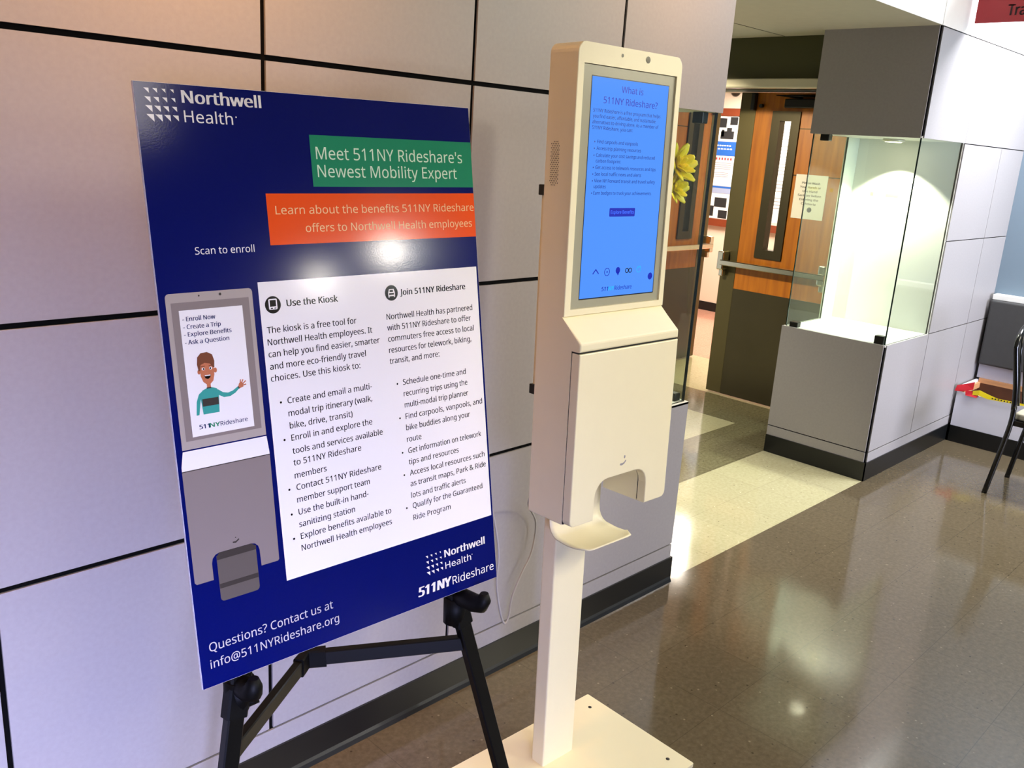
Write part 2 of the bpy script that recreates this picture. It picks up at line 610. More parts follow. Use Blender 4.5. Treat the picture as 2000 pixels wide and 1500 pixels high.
def thing(name, label, cat, loc=(0, 0, 0), rotz=0.0, group=None):
    o = bpy.data.objects.new(name, None)
    COL.objects.link(o)
    o.empty_display_size = 0.1
    o.location = loc
    o.rotation_euler = (0, 0, rotz)
    return tag(o, label, cat, group)


def tag(o, label, cat, group=None):
    o['label'] = label
    o['category'] = cat
    if group:
        o['group'] = group
    return o


def struct(o):
    o['kind'] = 'structure'
    return o


def part_label(o, t):
    o['label'] = t
    return o


def rrect(x0, x1, z0, z1, r, n=5, corners=(1, 1, 1, 1)):
    """rounded rectangle, corners order: bl, br, tr, tl"""
    out = []
    for (cx, cz, a0, on) in ((x0 + r, z0 + r, 180, corners[0]), (x1 - r, z0 + r, 270, corners[1]), (x1 - r, z1 - r, 0, corners[2]), (x0 + r, z1 - r, 90, corners[3])):
        if on:
            for k in range(n + 1):
                a = math.radians(a0 + 90 * k / n)
                out.append((cx + r * math.cos(a), cz + r * math.sin(a)))
        else:
            out.append({180: (x0, z0), 270: (x1, z0), 0: (x1, z1), 90: (x0, z1)}[a0])
    return out


# ================================================================== THE SETTING
XE, XB, XG, XC, XR = 1.794, 3.613, 4.205, 4.834, 5.24
ZB, Z4, Z3, Z2, Z1, ZT = 0.105, 0.1626, 0.7600, 1.2851, 1.8110, 2.3353
CEIL = 2.92
XL, YB = -4.5, -11.5

# floors: one slab, its areas laid in different tile
fl = MB()


def fpatch(i, x0, x1, y0, y1):
    fl.mi = i
    fl.face([(x0, y0, 0), (x1, y0, 0), (x1, y1, 0), (x0, y1, 0)])


fpatch(0, XL, XR + .1, YB, 0.0)
fpatch(1, XL, XB + .7, 0.0, 0.60)
fpatch(2, XL, 4.45, 0.60, 1.0)
fpatch(2, 3.95, 4.45, 1.0, 3.2)
fpatch(1, XL, 3.95, 1.0, 3.2)
fpatch(1, 4.45, 5.39, 0.60, 6.0)
fpatch(3, 5.39, 7.6, 0.60, 6.0)
struct(fl.build('floor', [M['floor'], M['beige'], M['olive'], M['pink']]))

cb = MB()
cb.box(XL, XR + .1, YB, 0.0, CEIL, CEIL + .1)
struct(cb.build('ceiling', M['paint']))
cv = MB()
cv.box(XL + 1.5, 3.79, 0.606, 3.2, ZT, ZT + .1)
cv.box(XE - .004, XB, 0.006, 0.606, ZT, ZT + .1)
cv.mi = 1
cv.box(XL + 1.5, 3.78, 0.918, 0.924, ZT - .001, ZT + .013)
struct(cv.build('ceiling_vestibule', [M['ceil'], M['bronzed']]))
cc = MB()
cc.box(4.6, 7.6, 0.6, 6.0, 2.40, 2.5)
struct(cc.build('ceiling_corridor', M['paint']))


def panels(mb, plane, at, us, vs, gu, gv, th, skip=(), sgn=-1):
    """laminate panels proud of a black backing. plane 'y': wall faces -y at y=at; 'x': faces -x at x=at"""
    for i in range(len(us) - 1):
        for j in range(len(vs) - 1):
            if (i, j) in skip:
                continue
            u0, u1 = us[i] + (gu[i] / 2 if i < len(gu) else 0), us[i + 1] - (gu[i + 1] / 2)
            v0, v1 = vs[j] + gv[j] / 2, vs[j + 1] - gv[j + 1] / 2
            mb.mi = 0
            if plane == 'y':
                mb.box(u0, u1, at, at + th, v0, v1)
            else:
                mb.box(at, at + th, u0, u1, v0, v1)


# long panelled wall, its half wall and its bulkhead round the left display case
w = MB()
us = [-4.2, -3.6, -3.0, -2.4, -1.8, -1.2, -0.6, 0.0, 0.6, 1.2]
gu = [0.012] * 10
vs = [ZB, Z4, Z3, Z2, Z1, ZT]
gv = [0.0, 0.006, 0.012, 0.012, 0.012, 0.010]
# bottom strip runs through without vertical joints
w.mi = 0
w.box(-4.2, XE - .004, 0.0, 0.008, ZB, Z4 - .003)
panels(w, 'y', 0.0, us, vs[1:], gu, gv[1:], 0.008)
w.mi = 1
w.box(-4.2, 1.2, 0.006, 0.14, 0.0, ZT)
w.mi = 2
w.box(1.12, 1.2, 0.14, 0.60, 0.0, ZT)
w.box(1.192, 1.2, 0.008, 0.60, Z3 - .012, Z1)
struct(w.build('wall_left', [M['panel'], M['reveal'], M['deck']]))
for nm, z0, z1 in (('wall_half_left', 0.0, Z3), ('wall_bulkhead_left', Z1, ZT)):
    low = z0 == 0.0
    w = MB()
    w.mi = 1
    w.box(1.2, XE - .012, 0.006, 0.60, z0 + (0 if low else .012), z1 - (.012 if low else 0))
    w.mi = 0
    zz0, zz1 = (Z4 + .003, Z3 - .004) if low else (Z1 + .002, ZT - .005)
    w.box(1.206, XE - .004, 0.0, 0.008, zz0, zz1)
    w.box(XE - .012, XE - .004, 0.012, 0.60, ZB if low else zz0, zz1)
    w.mi = 2
    if low:
        w.box(1.2, XE - .004, 0.0, 0.60, Z3 - .012, Z3 - .003)
    else:
        w.box(1.2, XE - .004, 0.008, 0.60, Z1 + .002, Z1 + .012)
    struct(w.build(nm, [M['panel'], M['reveal'], M['deck']]))

b = MB()
b.prism([(0.0, 0.0), (-0.016, 0.0), (-0.011, 0.012), (-0.006, 0.02), (-0.006, ZB), (0.0, ZB)], -4.2, XE, 'yz')
b.box(XE - .002, XE + .006, -0.006, 0.6, 0, ZB)
struct(b.build('baseboard_left', M['base']))

# corner pier with the right display case
w = MB()
w.mi = 1
w.box(XB + .006, XR, 0.006, 0.60, 0.0, Z3 - .012)
w.box(XB + .006, XG, 0.006, 0.598, Z1 + .012, ZT)
w.box(XG + .012, XR, 0.006, 0.60, Z3 - .012, ZT)
gw = 0.005
w.mi = 0
for (x0, x1, z0, z1) in (
        (XB + .016, XR, ZB, Z4 - .003),
        (XB + .016, XG - gw / 2, Z4 + .003, Z3 - .002),
        (XG + gw / 2, 4.825 - gw / 2, Z4 + .003, Z3 - gw / 2), (4.825 + gw / 2, XR, Z4 + .003, Z3 - gw / 2),
        (XG + gw / 2, 4.825 - gw / 2, Z3 + gw / 2, Z2 - gw / 2), (4.825 + gw / 2, XR, Z3 + gw / 2, Z2 - gw / 2),
        (XG + gw / 2, 4.825 - gw / 2, Z2 + gw / 2, Z1 - gw / 2), (4.825 + gw / 2, XR, Z2 + gw / 2, Z1 - gw / 2),
        (XB + .016, XG - .001, Z1 + gw / 2, ZT - .005), (XG + .001, XR, Z1 + gw / 2, ZT - .005)):
    w.box(x0, x1, 0.0, 0.008, z0, z1)
for (y0, y1, z0, z1) in ((0.012, 0.60, ZB, Z4 - .003), (0.012, 0.60, Z4 + .003, Z3 - .002), (0.012, 0.598, Z1 + .002, ZT)):
    w.box(XB, XB + .008, y0, y1, z0, z1)
w.mi = 2
w.box(XB + .008, XG + .008, 0.006, 0.60, Z3 - .012, Z3 - .003)
w.box(XB + .008, XG, 0.008, 0.598, Z1 + .003, Z1 + .012)
w.box(XG, XG + .012, 0.008, 0.60, Z3 - .01, Z1 + .01)
w.mi = 3
w.box(4.06, XG, 0.585, 0.60, Z3 - .003, Z1 + .003)
struct(w.build('wall_right', [M['panel'], M['reveal'], M['deck'], M['gpale']]))
b = MB()
b.box(XB - .006, XC, -0.006, 0.0, 0, ZB)
b.box(XB - .006, XB, -0.006, 0.6, 0, ZB)
struct(b.build('baseboard_right', M['base']))

# painted wall above the panels, right-hand wall, far walls of the lobby
w = MB()
w.box(-4.2, XE, 0.0, 0.12, ZT, CEIL)
w.box(XB, XR, 0.0, 0.12, ZT, CEIL)
w.box(XE, XB - .004, 0.0, 0.005, ZT, CEIL)
w.box(XE, XB - .004, 0.005, 0.12, ZT + .101, CEIL)
struct(w.build('wall_upper', M['paint']))
w = MB()
w.box(XR, XR + .1, YB, 0.0, 0, CEIL)
struct(w.build('wall_side', M['bluewall']))
w = MB()
w.box(XL - .1, XL, YB, 0.0, 0, CEIL)
struct(w.build('wall_far_left', M['fardim']))
w = MB()
w.box(XL, XR, YB - .1, YB, 0, CEIL)
struct(w.build('wall_back', M['fardim']))
# vestibule: olive soffit in front of the doors with its metal edge
w = MB()
w.box(3.79, 4.60, 0.60, 3.2, 2.105, ZT + .1)
struct(w.build('trim_1', M['green']))
w = MB()
w.prism(rrect(3.745, 3.80, 2.055, 2.107, 0.008, 3), 0.60, 3.2, 'xz')
struct(w.build('trim_2', M['alu']))
# wall that holds the doors, and the vestibule's end
w = MB()
w.box(4.46, 4.60, 0.598, 0.70, 0, 2.105)
w.box(4.46, 4.60, 2.31, 3.2, 0, 2.105)
w.box(4.50, 4.60, 0.6, 3.2, 2.09, 2.5)
w.box(XL + 1.5, 4.6, 3.2, 3.3, 0, 2.5)
struct(w.build('wall_vestibule', M['paint']))
# corridor beyond
w = MB()
w.box(7.44, 7.54, 0.6, 6.0, 0, 2.5)
w.box(4.6, 7.54, 6.0, 6.1, 0, 2.5)
w.box(4.6, 7.54, 0.5, 0.6, 0, 2.5)
struct(w.build('wall_corridor', M['cwall']))
b = MB()
b.box(7.432, 7.44, 0.6, 6.0, 0, 0.095)
struct(b.build('baseboard_corridor', M['base']))


# ================================================================== THE DOORS
def door_leaf(name, width):
    """leaf in its own frame: hinge at x=0, free edge at x=-width... face towards -y at y=0, 45 mm thick"""
    W = width
    root = struct(bpy.data.objects.new(name, None))
    COL.objects.link(root)
    lx0, lx1, lz0, lz1 = -0.585, -0.445, 1.04, 1.94
    m = MB()
    m.prism([(-W + .12, 0.012), (-0.0, 0.012), (-0.0, 2.085), (-W + .12, 2.085)], 0.0, 0.045, 'xz', holes=[[(lx0, lz0), (lx1, lz0), (lx1, lz1), (lx0, lz1)]])
    m.mi = 1
    for z in (1.865, 1.574):
        m.box(lx1 + .01, -0.004, -0.0012, 0.001, z - .003, z + .003)
        m.box(-W + .125, lx0 - .01, -0.0012, 0.001, z - .003, z + .003) if False else None
    m.build('door_panel', [M['wood'], M['bronzed']], root)
    m = MB()
    m.box(-W, -W + .12, -0.003, 0.048, 0.012, 2.085, 0.003)
    part_label(m.build('edge_stile', M['bronze'], root), 'bronze metal stile along the free edge')
    m = MB()
    m.prism(rrect(lx0 - .03, lx1 + .03, lz0 - .03, lz1 + .03, .004, 2), -0.012, 0.057, 'xz', holes=[[(lx0 + .03, lz0 + .03), (lx1 - .03, lz0 + .03), (lx1 - .03, lz1 - .03), (lx0 + .03, lz1 - .03)]])
    part_label(m.build('window_frame', M['bronzed'], root), 'dark bronze frame of the narrow window')
    m = MB()
    m.box(lx0 + .03, lx1 - .03, 0.020, 0.026, lz0 + .03, lz1 - .03)
    m.build('window_pane', M['dglass'], root)
    m = MB()
    m.box(-W + .121, -0.004, -0.004, 0.001, 0.012, 0.775)
    part_label(m.build('kick_plate', M['kick'], root), 'brushed metal kick plate')
    # panic bar
    m = MB()
    m.tube([(-W + .05, -0.075, 0.955), (-0.05, -0.075, 0.955)], 0, flat=(0.062, 0.036))
    bar = m.build('push_bar', M['chrome'], root)
    m = MB()
    for xx in (-W + .035, -0.085):
        m = MB()
        m.box(xx - .022, xx + .026, -0.085, -0.002, 0.90, 1.03, 0.008)
        m.box(xx - .014, xx + .018, -0.06, -0.002, 0.855, 0.90, 0.006)
        m.build('bar_bracket', M['chrome'], bar)
    m = MB()
    m.box(-W + .095, -W + .125, -0.04, 0.0, 1.97, 2.08, 0.006)
    m.tube([(-W + .165, -0.001, 2.0), (-W + .165, -0.03, 2.0)], 0.012)
    m.build('top_latch', M['steel'], root)
    m = MB()
    m.box(-0.52, -0.28, -0.05, 0.0, 1.99, 2.045, 0.006)
    m.tube([(-0.40, -0.045, 2.05), (-0.55, -0.10, 2.062), (-0.30, -0.02, 2.065)], 0.008)
    m.build('door_closer', M['steel'], root)
    return root


d1 = door_leaf('door_1', 0.866)       # closed: hinge beside the case, faces -x
d1.location = (4.475, 0.702, 0)
d1.rotation_euler = (0, 0, -math.pi / 2)
d1['label'] = 'closed orange wood door leaf with paper notice beside the right glass case'
d2 = door_leaf('door_2', 0.85)        # open ninety degrees into the corridor
d2.scale = (-1, 1, 1)
d2.location = (4.475, 2.255, 0)
d2['label'] = 'open wood door leaf standing behind the left glass case'

# notice on the closed leaf
n = MB()
n.box(-0.11, 0.11, -0.0012, 0.0, 0.0, 0.28)
nt = tag(n.build('paper_notice', M['paper']), 'white paper notice taped on the closed wood door', 'notice')
nt.location = (4.4735, 0.982, 1.303)
nt.rotation_euler = (0, 0, -math.pi / 2)
t = MB()
for k, (s, hw) in enumerate((("Please Wash", .062), ("Your Hands or", .072), ("Use Hand", .05), ("Sanitizer before", .08), ("Entering the", .065), ("Cafeteria", .05))):
    t.text(s, -hw, 0.222 - k * 0.0262, hw, 0.013, -0.0018, bold=0.02)
t.disc(0.012, 0.06, 0.016, -0.0018)
t.build('printed_text', M['pblack'], nt)


# ================================================================== CORRIDOR: bulletin board
bd = thing('bulletin_board', 'red-brown framed bulletin board on corridor wall behind the doors', 'bulletin board', (7.44, 2.95, 0.93), -math.pi / 2)
m = MB()
m.box(-1.5, 1.5, -0.02, 0.0, 0.03, 1.18)
m.build('backing', M['cork'], bd)
m = MB()
m.prism([(-1.5, 0.0), (1.5, 0.0), (1.5, 1.215), (-1.5, 1.215)], -0.04, 0.0, 'xz', holes=[[(-1.43, .075), (1.43, .075), (1.43, 1.14), (-1.43, 1.14)]])
m.build('frame', M['frame'], bd)


def poster(x0, x1, z0, z1, name, label, cat, m0, bits, group=None):
    """x is measured along the board (board frame), pinned on the corridor wall"""
    o = MB()
    o.box(x0, x1, -0.0225, -0.021, z0, z1)
    r = o.build(name, m0)
    r.location = bd.location
    r.rotation_euler = bd.rotation_euler
    tag(r, label, cat, group)
    per = {}
    for (mm, a, bb, c, d) in bits:
        per.setdefault(mm, []).append((a, bb, c, d))
    for mm, qs in per.items():
        q = MB()
        for (a, bb, c, d) in qs:
            q.quad(a, bb, c, d, -0.0231)
        q.build('printed_picture' if mm in ('pblack',) else 'printed_band', M[mm], r)
    return r


# visible strip between the leaves: board x about -0.75 .. -0.42 (y 3.37-3.70)
def photos(x0, spots):
    return [('pblack', x0 + a, x0 + b, c, d) for (a, b, c, d) in spots]


X0 = -0.70
poster(X0, X0 + .30, 0.885, 1.135, 'photo_page', 'white page with three dark photos at top of bulletin board, left of the closed door', 'poster', M['paper'],
       photos(X0, [(.05, .15, 1.02, 1.115), (.19, .28, 1.05, 1.13), (.09, .25, .905, .985), (.16, .22, .985, 1.02), (.10, .13, .93, 1.0)]), 'posters on the bulletin board')
bp_ = poster(X0, X0 + .30, 0.735, 0.88, 'blue_poster', 'bright blue poster strip with white lettering on the bulletin board', 'poster', M['pblue'], [], 'posters on the bulletin board')
q = MB()
for k, (a, bb) in enumerate(((.06, .24), (.04, .26))):
    for s in range(6):
        q.quad(X0 + a + s * (bb - a) / 6, X0 + a + (s + .7) * (bb - a) / 6, .832 - k * .034, .844 - k * .034, -0.0231)
q.build('printed_band', M['paper'], bp_)
poster(X0, X0 + .30, 0.425, 0.73, 'text_page', 'white page with red heading and small grey text on the bulletin board', 'poster', M['paper'],
       [('pred', X0 + .03 + k * .035, X0 + .05 + k * .035, .69, .715) for k in range(7)] +
       [('pgr', X0 + .04, X0 + .26, .655 - k * .02, .664 - k * .02) for k in range(4)] + [('pgr', X0 + .03, X0 + .24, .555 - k * .02, .563 - k * .02) for k in range(3)], 'posters on the bulletin board')
poster(X0, X0 + .30, 0.345, 0.42, 'banner_strip', 'narrow blue-grey strip below the text page on the bulletin board', 'poster', M['pblue2'],
       [('pblue', X0, X0 + .30, .40, .42)], 'posters on the bulletin board')
poster(X0, X0 + .30, 0.08, 0.34, 'photo_page', 'white page with three dark photos at bottom of bulletin board, left of the closed door', 'poster', M['paper'],
       photos(X0, [(.11, .26, .20, .30), (.02, .11, .10, .21), (.17, .28, .085, .17)]), 'posters on the bulletin board')
for k in range(3):
    xx = 0.02 + k * .36
    poster(xx, xx + .32, 0.10, 1.12, 'wall_chart', ('first', 'second', 'third')[k] + ' tall white chart from the left on bulletin board, glimpsed through the door window', 'poster', M['paper'],
           [('pgr', xx + .03, xx + .29, 1.06 - i * .034, 1.07 - i * .034) for i in range(26) if i % 5] + [('pblue2', xx, xx + .32, .70, .71), ('pblack', xx + .2, xx + .28, .98, 1.0)], 'charts on the bulletin board')
m = MB()
m.lathe([(0.0, -0.0), (0.055, 0.0), (0.055, 0.02), (0.035, 0.045), (0.0, 0.055)], axis='x')
o = tag(m.build('dome_camera', M['steel']), 'small dark dome on corridor wall above the bulletin board', 'security camera')
o.location = (7.44, 3.447, 2.32)
o.scale = (-1, 1, 1)


# ================================================================== GLASS CASES
def pane(mb_pts, parent, name='glass_pane', edge=True):
    x0, x1, y0, y1, z0, z1 = mb_pts
    m = MB()
    m.box(x0, x1, y0, y1, z0, z1)
    o = m.build(name, [M['glass'], M['gedge']], parent)
    d = [x1 - x0, y1 - y0, z1 - z0]
    thin = d.index(min(d))
    for p in o.data.polygons:
        nn = [abs(c) for c in p.normal]
        if nn.index(max(nn)) != thin:
            p.material_index = 1
    return o


rc = thing('display_case', 'brightly lit empty glass display case in the corner pier right of the doors', 'display case', (0, 0, 0))
zb_, zt_ = Z3 - .003, Z1 + .003
pane((XB + .02, XB + .028, 0.02, 0.585, zb_, zt_), rc)
pane((XB + .02, XG, 0.012, 0.020, zb_, zt_), rc)
pane((XB + .03, 4.06, 0.587, 0.595, zb_, zt_), rc)
for (x, y, z0, z1) in ((XB + .036, 0.54, zb_, zb_ + .03), (XB + .036, 0.05, zb_, zb_ + .045), (XB + .036, 0.52, zt_ - .035, zt_)):
    m = MB()
    m.box(x - .022, x + .02, y - .025, y + .025, z0, z1, 0.004)
    m.build('glass_clip', M['clip'], rc)
m = MB()
m.lathe([(0.0, 0.0), (0.055, 0.0), (0.06, -0.012), (0.045, -0.016), (0.0, -0.016)], (4.02, 0.31, Z1 + .003))
part_label(m.build('downlight', M['alu'], rc), 'round recessed spotlight in the case top')
m = MB()
m.disc(0, 0, 0.043, 0)
part_label(m.build('downlight_bulb', M['lampglow'], rc, mtx=Matrix.Translation((4.02, 0.31, Z1 - .0145)) @ Matrix.Rotation(math.pi / 2, 4, 'X')), 'glowing bulb of the spotlight')
for (y, z, sy, sz) in ((.4626, 1.507, .010, .011), (.345, 1.507, .036, .010)):
    m = MB()
    m.box(XG - .0008, XG - .0002, y - sy, y + sy, z - sz, z + sz)
    part_label(m.build('tape_residue', M['residue'], rc), 'pale yellow tape residue on the case wall')

lc = thing('display_case', 'glass display case with yellow flowers at the end of the panelled wall', 'display case', (0, 0, 0))
pane((1.77, 1.778, 0.02, 0.585, zb_, zt_), lc)
pane((1.2, 1.778, 0.012, 0.020, zb_, zt_), lc)
pane((1.2, 1.768, 0.587, 0.595, zb_, zt_), lc)
for (x, y, z0, z1) in ((1.757, 0.05, zb_, zb_ + .03), (1.745, 0.06, zt_ - .04, zt_)):
    m = MB()
    m.box(x - .02, x + .016, y - .022, y + .022, z0, z1, 0.004)
    m.build('glass_clip', M['clip'], lc)
m = MB()
m.lathe([(0.0, 0.0), (0.055, 0.0), (0.06, -0.012), (0.045, -0.016), (0.0, -0.016)], (1.50, 0.31, Z1 + .003))
m.build('downlight', M['alu'], lc)

# flowers inside the left case
fw = thing('flower_arrangement', 'vase of yellow flowers with green leaves inside the left glass case', 'flowers', (1.42, 0.26, Z3 - .003))
m = MB()
m.lathe([(0.0, 0.0), (0.05, 0.0), (0.065, 0.08), (0.05, 0.18), (0.03, 0.24), (0.036, 0.26), (0.026, 0.26), (0.022, 0.2), (0.0, 0.19)])
m.build('vase', M['vase'], fw)


def blossom(c, r, tilt, parent):
    m = MB()
    rot = Matrix.Translation(c) @ Matrix.Rotation(tilt[0], 4, 'X') @ Matrix.Rotation(tilt[1], 4, 'Y')
    for ring, (rr, lift, n) in enumerate(((r, 0.55, 6), (r * .85, .9, 5), (r * .6, 1.2, 4))):
        for k in range(n):
            a = 2 * math.pi * k / n + ring * .4
            b2 = bmesh.new()
            bmesh.ops.create_uvsphere(b2, u_segments=10, v_segments=6, radius=1)
            mt = rot @ Matrix.Rotation(a, 4, 'Z') @ Matrix.Rotation(-lift, 4, 'Y') @ Matrix.Translation((rr * .62, 0, 0)) @ Matrix.Diagonal((rr * .66, rr * .30, rr * .08, 1))
            for f in b2.faces:
                f.smooth = True
            m.merge(b2, mt)
    return m.build('blossom', M['petal'], parent)


bl_ = [((0.256, -0.160, 0.868), .072, (1.25, .0)), ((0.252, -0.160, 0.790), .058, (1.45, .1)), ((0.300, -0.145, 0.842), .033, (1.1, .3))]
for c, r, tl in bl_:
    blossom(c, r, tl, fw)
    m = MB()
    m.tube([(0, 0, 0.2), (c[0] * .35, c[1] * .3, 0.5), (c[0] * .8, c[1] * .8, c[2] - .12), c], 0.004, 8)
    m.build('stem', M['leaf'], fw)
for k, (a, c) in enumerate((((0.24, -0.135, 0.79), (0.285, -0.15, 0.88)), ((0.22, -0.13, 0.76), (0.32, -0.12, 0.81)), ((0.18, -0.12, 0.74), (0.26, -0.16, 0.79)))):
    A, Cc = Vector(a), Vector(c)
    m = MB()
    b2 = bmesh.new()
    bmesh.ops.create_uvsphere(b2, u_segments=10, v_segments=8, radius=1)
    for f in b2.faces:
        f.smooth = True
    q = (Cc - A).to_track_quat('X', 'Z').to_matrix().to_4x4()
    m.merge(b2, Matrix.Translation((A + Cc) / 2) @ q @ Matrix.Diagonal(((Cc - A).length / 2, .02, .004, 1)))
    m.build('leaf', M['leaf'], fw)


# ================================================================== KIOSK
kq = thing('kiosk', 'cream touch-screen kiosk with lit blue screen on a square post', 'kiosk', (0.636, -0.5393, 0), -0.0416)
KT = Matrix.Rotation(-0.0293, 4, 'X')
W2 = 0.1785
ZTOP, ZL, ZS, ZM, ZO = 1.8862, 1.2993, 1.2468, 1.2255, 0.8070
m = MB()
m.prism(rrect(-0.29, 0.29, -0.158, 0.250, 0.004, 2), 0.0, 0.012, 'xy')
base = m.build('base_plate', M['kiosk'], kq)
for (x, y) in ((.245, -.10), (.245, .20), (-.245, -.10), (-.245, .20)):
    m = MB()
    m.lathe([(0.0, 0.012), (0.0055, 0.012), (0.0055, 0.0125), (0.0, 0.0125)], (x, y, 0))
    m.build('bolt_hole', M['dark'], base)
m = MB()
m.prism(rrect(-0.0595, 0.0595, 0.097, 0.1425, 0.004, 2), 0.010, 1.45, 'xy')
m.build('post', M['kiosk'], kq, mtx=KT)
# housing: shoulder profile, upper head
m = MB()
R_ = 0.022
prof = [(0.006, ZTOP), (0.006, ZL), (-0.0561, ZS), (-0.0561, ZM + .0015), (0.083, ZM + .0015), (0.083, ZTOP)]
bb = bmesh.new()
fs = bb.faces.new([bb.verts.new((-W2, y, z)) for y, z in prof])
r = bmesh.ops.extrude_face_region(bb, geom=[fs], use_keep_orig=True)
for g in r['geom']:
    if isinstance(g, bmesh.types.BMVert):
        g.co.x += 2 * W2
bmesh.ops.recalc_face_normals(bb, faces=bb.faces)
es = [e for e in bb.edges if all(abs(v.co.z - ZTOP) < 1e-5 for v in e.verts) and abs(e.verts[0].co.x - e.verts[1].co.x) < 1e-5]
bmesh.ops.bevel(bb, geom=es, offset=R_, segments=5, affect='EDGES', profile=0.5)
es = [e for e in bb.edges if all(v.co.y < -0.05 for v in e.verts) or (abs(e.verts[0].co.y - e.verts[1].co.y) > .03 and max(v.co.y for v in e.verts) < .05)]
bmesh.ops.bevel(bb, geom=es, offset=0.004, segments=2, affect='EDGES', profile=0.5)
m.merge(bb)
# lower body with the hand opening cut through it
notch = [(-0.0965, ZO), (-0.0965, 0.862)] + [(-0.0965 + .043 - .043 * math.cos(math.radians(a)), 0.862 + .043 * math.sin(math.radians(a))) for a in (18, 36, 54, 72, 90)] + \
        [(0.0955 - .043 + .043 * math.sin(math.radians(a)), 0.862 + .043 * math.cos(math.radians(a))) for a in (0, 18, 36, 54, 72)] + [(0.0955, 0.862), (0.0955, ZO)]


def lower(x0, x1, z0, z1, rad):
    left = [(x0 + rad - rad * math.sin(math.radians(a)), z0 + rad - rad * math.cos(math.radians(a))) for a in (90, 67, 45, 22, 0)]
    right = [(x1 - rad + rad * math.sin(math.radians(a)), z0 + rad - rad * math.cos(math.radians(a))) for a in (0, 22, 45, 67, 90)]
    return left + notch + right + [(x1, z1), (x0, z1)]


m.prism(lower(-W2, W2, ZO, ZM + .0015, .004), -0.0295, 0.083, 'xz')
m.build('housing', M['kiosk'], kq, mtx=KT)
m = MB()
m.prism(lower(-W2, W2, ZO, ZM - .0025, .016), -0.0561, -0.0325, 'xz', bevel=0.0025, seg=2, test=lambda e: all(v.co.y < -0.05 for v in e.verts))
cover = part_label(m.build('dispenser_cover', M['kiosk'], kq, mtx=KT), 'flat front cover with rounded hand opening')
m = MB()      # hand and drop mark
m.disc(0.004, 0.949, 0.0028, -0.0566, 0.0042, 12)
m.poly([(-0.012, 0.930), (-0.004, 0.9285), (0.004, 0.931), (0.011, 0.938), (0.009, 0.941), (0.003, 0.9355), (-0.002, 0.934), (-0.011, 0.9345)], -0.0566)
m.build('hand_symbol', M['pgr'], cover, mtx=KT)
m = MB()      # dark gap line between cover and body
m.box(-W2 + .003, W2 - .003, -0.0330, -0.0290, ZO + .12, ZM)
m.box(-W2 + .0015, -0.0975, -0.0330, -0.0290, ZO + .003, ZM)
m.box(0.0965, W2 - .0015, -0.0330, -0.0290, ZO + .003, ZM)
m.box(-W2 + .0015, W2 - .0015, -0.052, 0.0, ZM - .003, ZM + .0018)
m.build('cover_gap', M['dark'], kq, mtx=KT)
# face frame and display
m = MB()
m.prism(rrect(-W2, W2, ZL, ZTOP, R_, 5, (0, 0, 1, 1)), 0.0, 0.0065, 'xz', holes=[[(-.159, 1.3145), (.1605, 1.3145), (.1605, 1.8435), (-.159, 1.8435)]], bevel=0.002, seg=2, test=lambda e: all(v.co.y < 0.001 for v in e.verts) and max(abs(v.co.x) for v in e.verts) > .17)
frame = m.build('face_frame', M['kiosk'], kq, mtx=KT)
for (x, rr) in ((-0.039, 0.0038), (0.050, 0.0075)):
    m = MB()
    m.disc(x, 1.8692, rr, -0.0006)
    part_label(m.build('camera_eye' if rr > .005 else 'sensor_eye', M['lens'], frame, mtx=KT), 'small dark round lens')
m = MB()
m.box(-.1585, .160, 0.0045, 0.0065, 1.315, 1.843)
dsp = part_label(m.build('display', M['kgrey'], kq, mtx=KT), 'grey bordered glass around the lit screen')
m = MB()
m.prism([(-.129, 1.334), (.1395, 1.334), (.1395, 1.8215), (-.129, 1.8215)], 0.0040, 0.0046, 'xz')
m.build('screen_bezel', M['bz'], dsp, mtx=KT)
m = MB()
m.box(-.1275, .1365, 0.0034, 0.0046, 1.3365, 1.8195)
part_label(m.build('screen', M['screen'], dsp, mtx=KT), 'lit bright blue screen')
YS = 0.0028
t = MB()
t.text('What is', -.030, 1.7925, .0446, .0135, YS, bold=.012)
t.text('511NY Rideshare?', -.0885, 1.7662, .0995, .0140, YS, bold=.012)
t.build('screen_heading', M['ink'], dsp, mtx=KT)
t = MB()
for (s, a, bz_, c) in (("511NY Rideshare is a free program that helps", -.1198, 1.7465, .1131), ("you find easier, affordable, and sustainable", -.12, 1.7343, .097), ("alternatives to driving alone. As a member of", -.1206, 1.722, .1086), ("511NY Rideshare, you can:", -.1201, 1.7102, .0163),
                       ("Find carpools and vanpools", -.1006, 1.681, .0387), ("Access trip planning resources", -.1015, 1.6668, .0516), ("Calculate your cost savings and reduced", -.1015, 1.652, .1043), ("carbon footprint", -.1018, 1.6397, -.0185),
                       ("Get access to telework resources and tips", -.1019, 1.6257, .1111), ("See local traffic news and alerts", -.1026, 1.6114, .0583), ("View NY Forward transit and travel safety", -.103, 1.5967, .1121), ("updates", -.1033, 1.5842, -.0629), ("Earn badges to track your achievements", -.1031, 1.570, .1004)):
    t.text(s, a, bz_, c, .0074, YS, bold=.014)
for z in (1.681, 1.6668, 1.652, 1.6257, 1.6114, 1.5967, 1.570):
    t.disc(-.1088, z + .003, .0016, YS, None, 10)
t.build('screen_text', M['inkd'], dsp, mtx=KT)
t = MB()
t.prism(rrect(-.0443, .0458, 1.5208, 1.5402, .002, 2), YS, YS + .0003, 'xz')
btn = t.build('screen_button', M['ink'], dsp, mtx=KT)
t = MB()
t.text('Explore Benefits', -.040, 1.5272, .0415, .0074, YS - .0003)
t.build('button_text', M['inkl'], dsp, mtx=KT)
t = MB()      # row of menu symbols
zi = 1.394
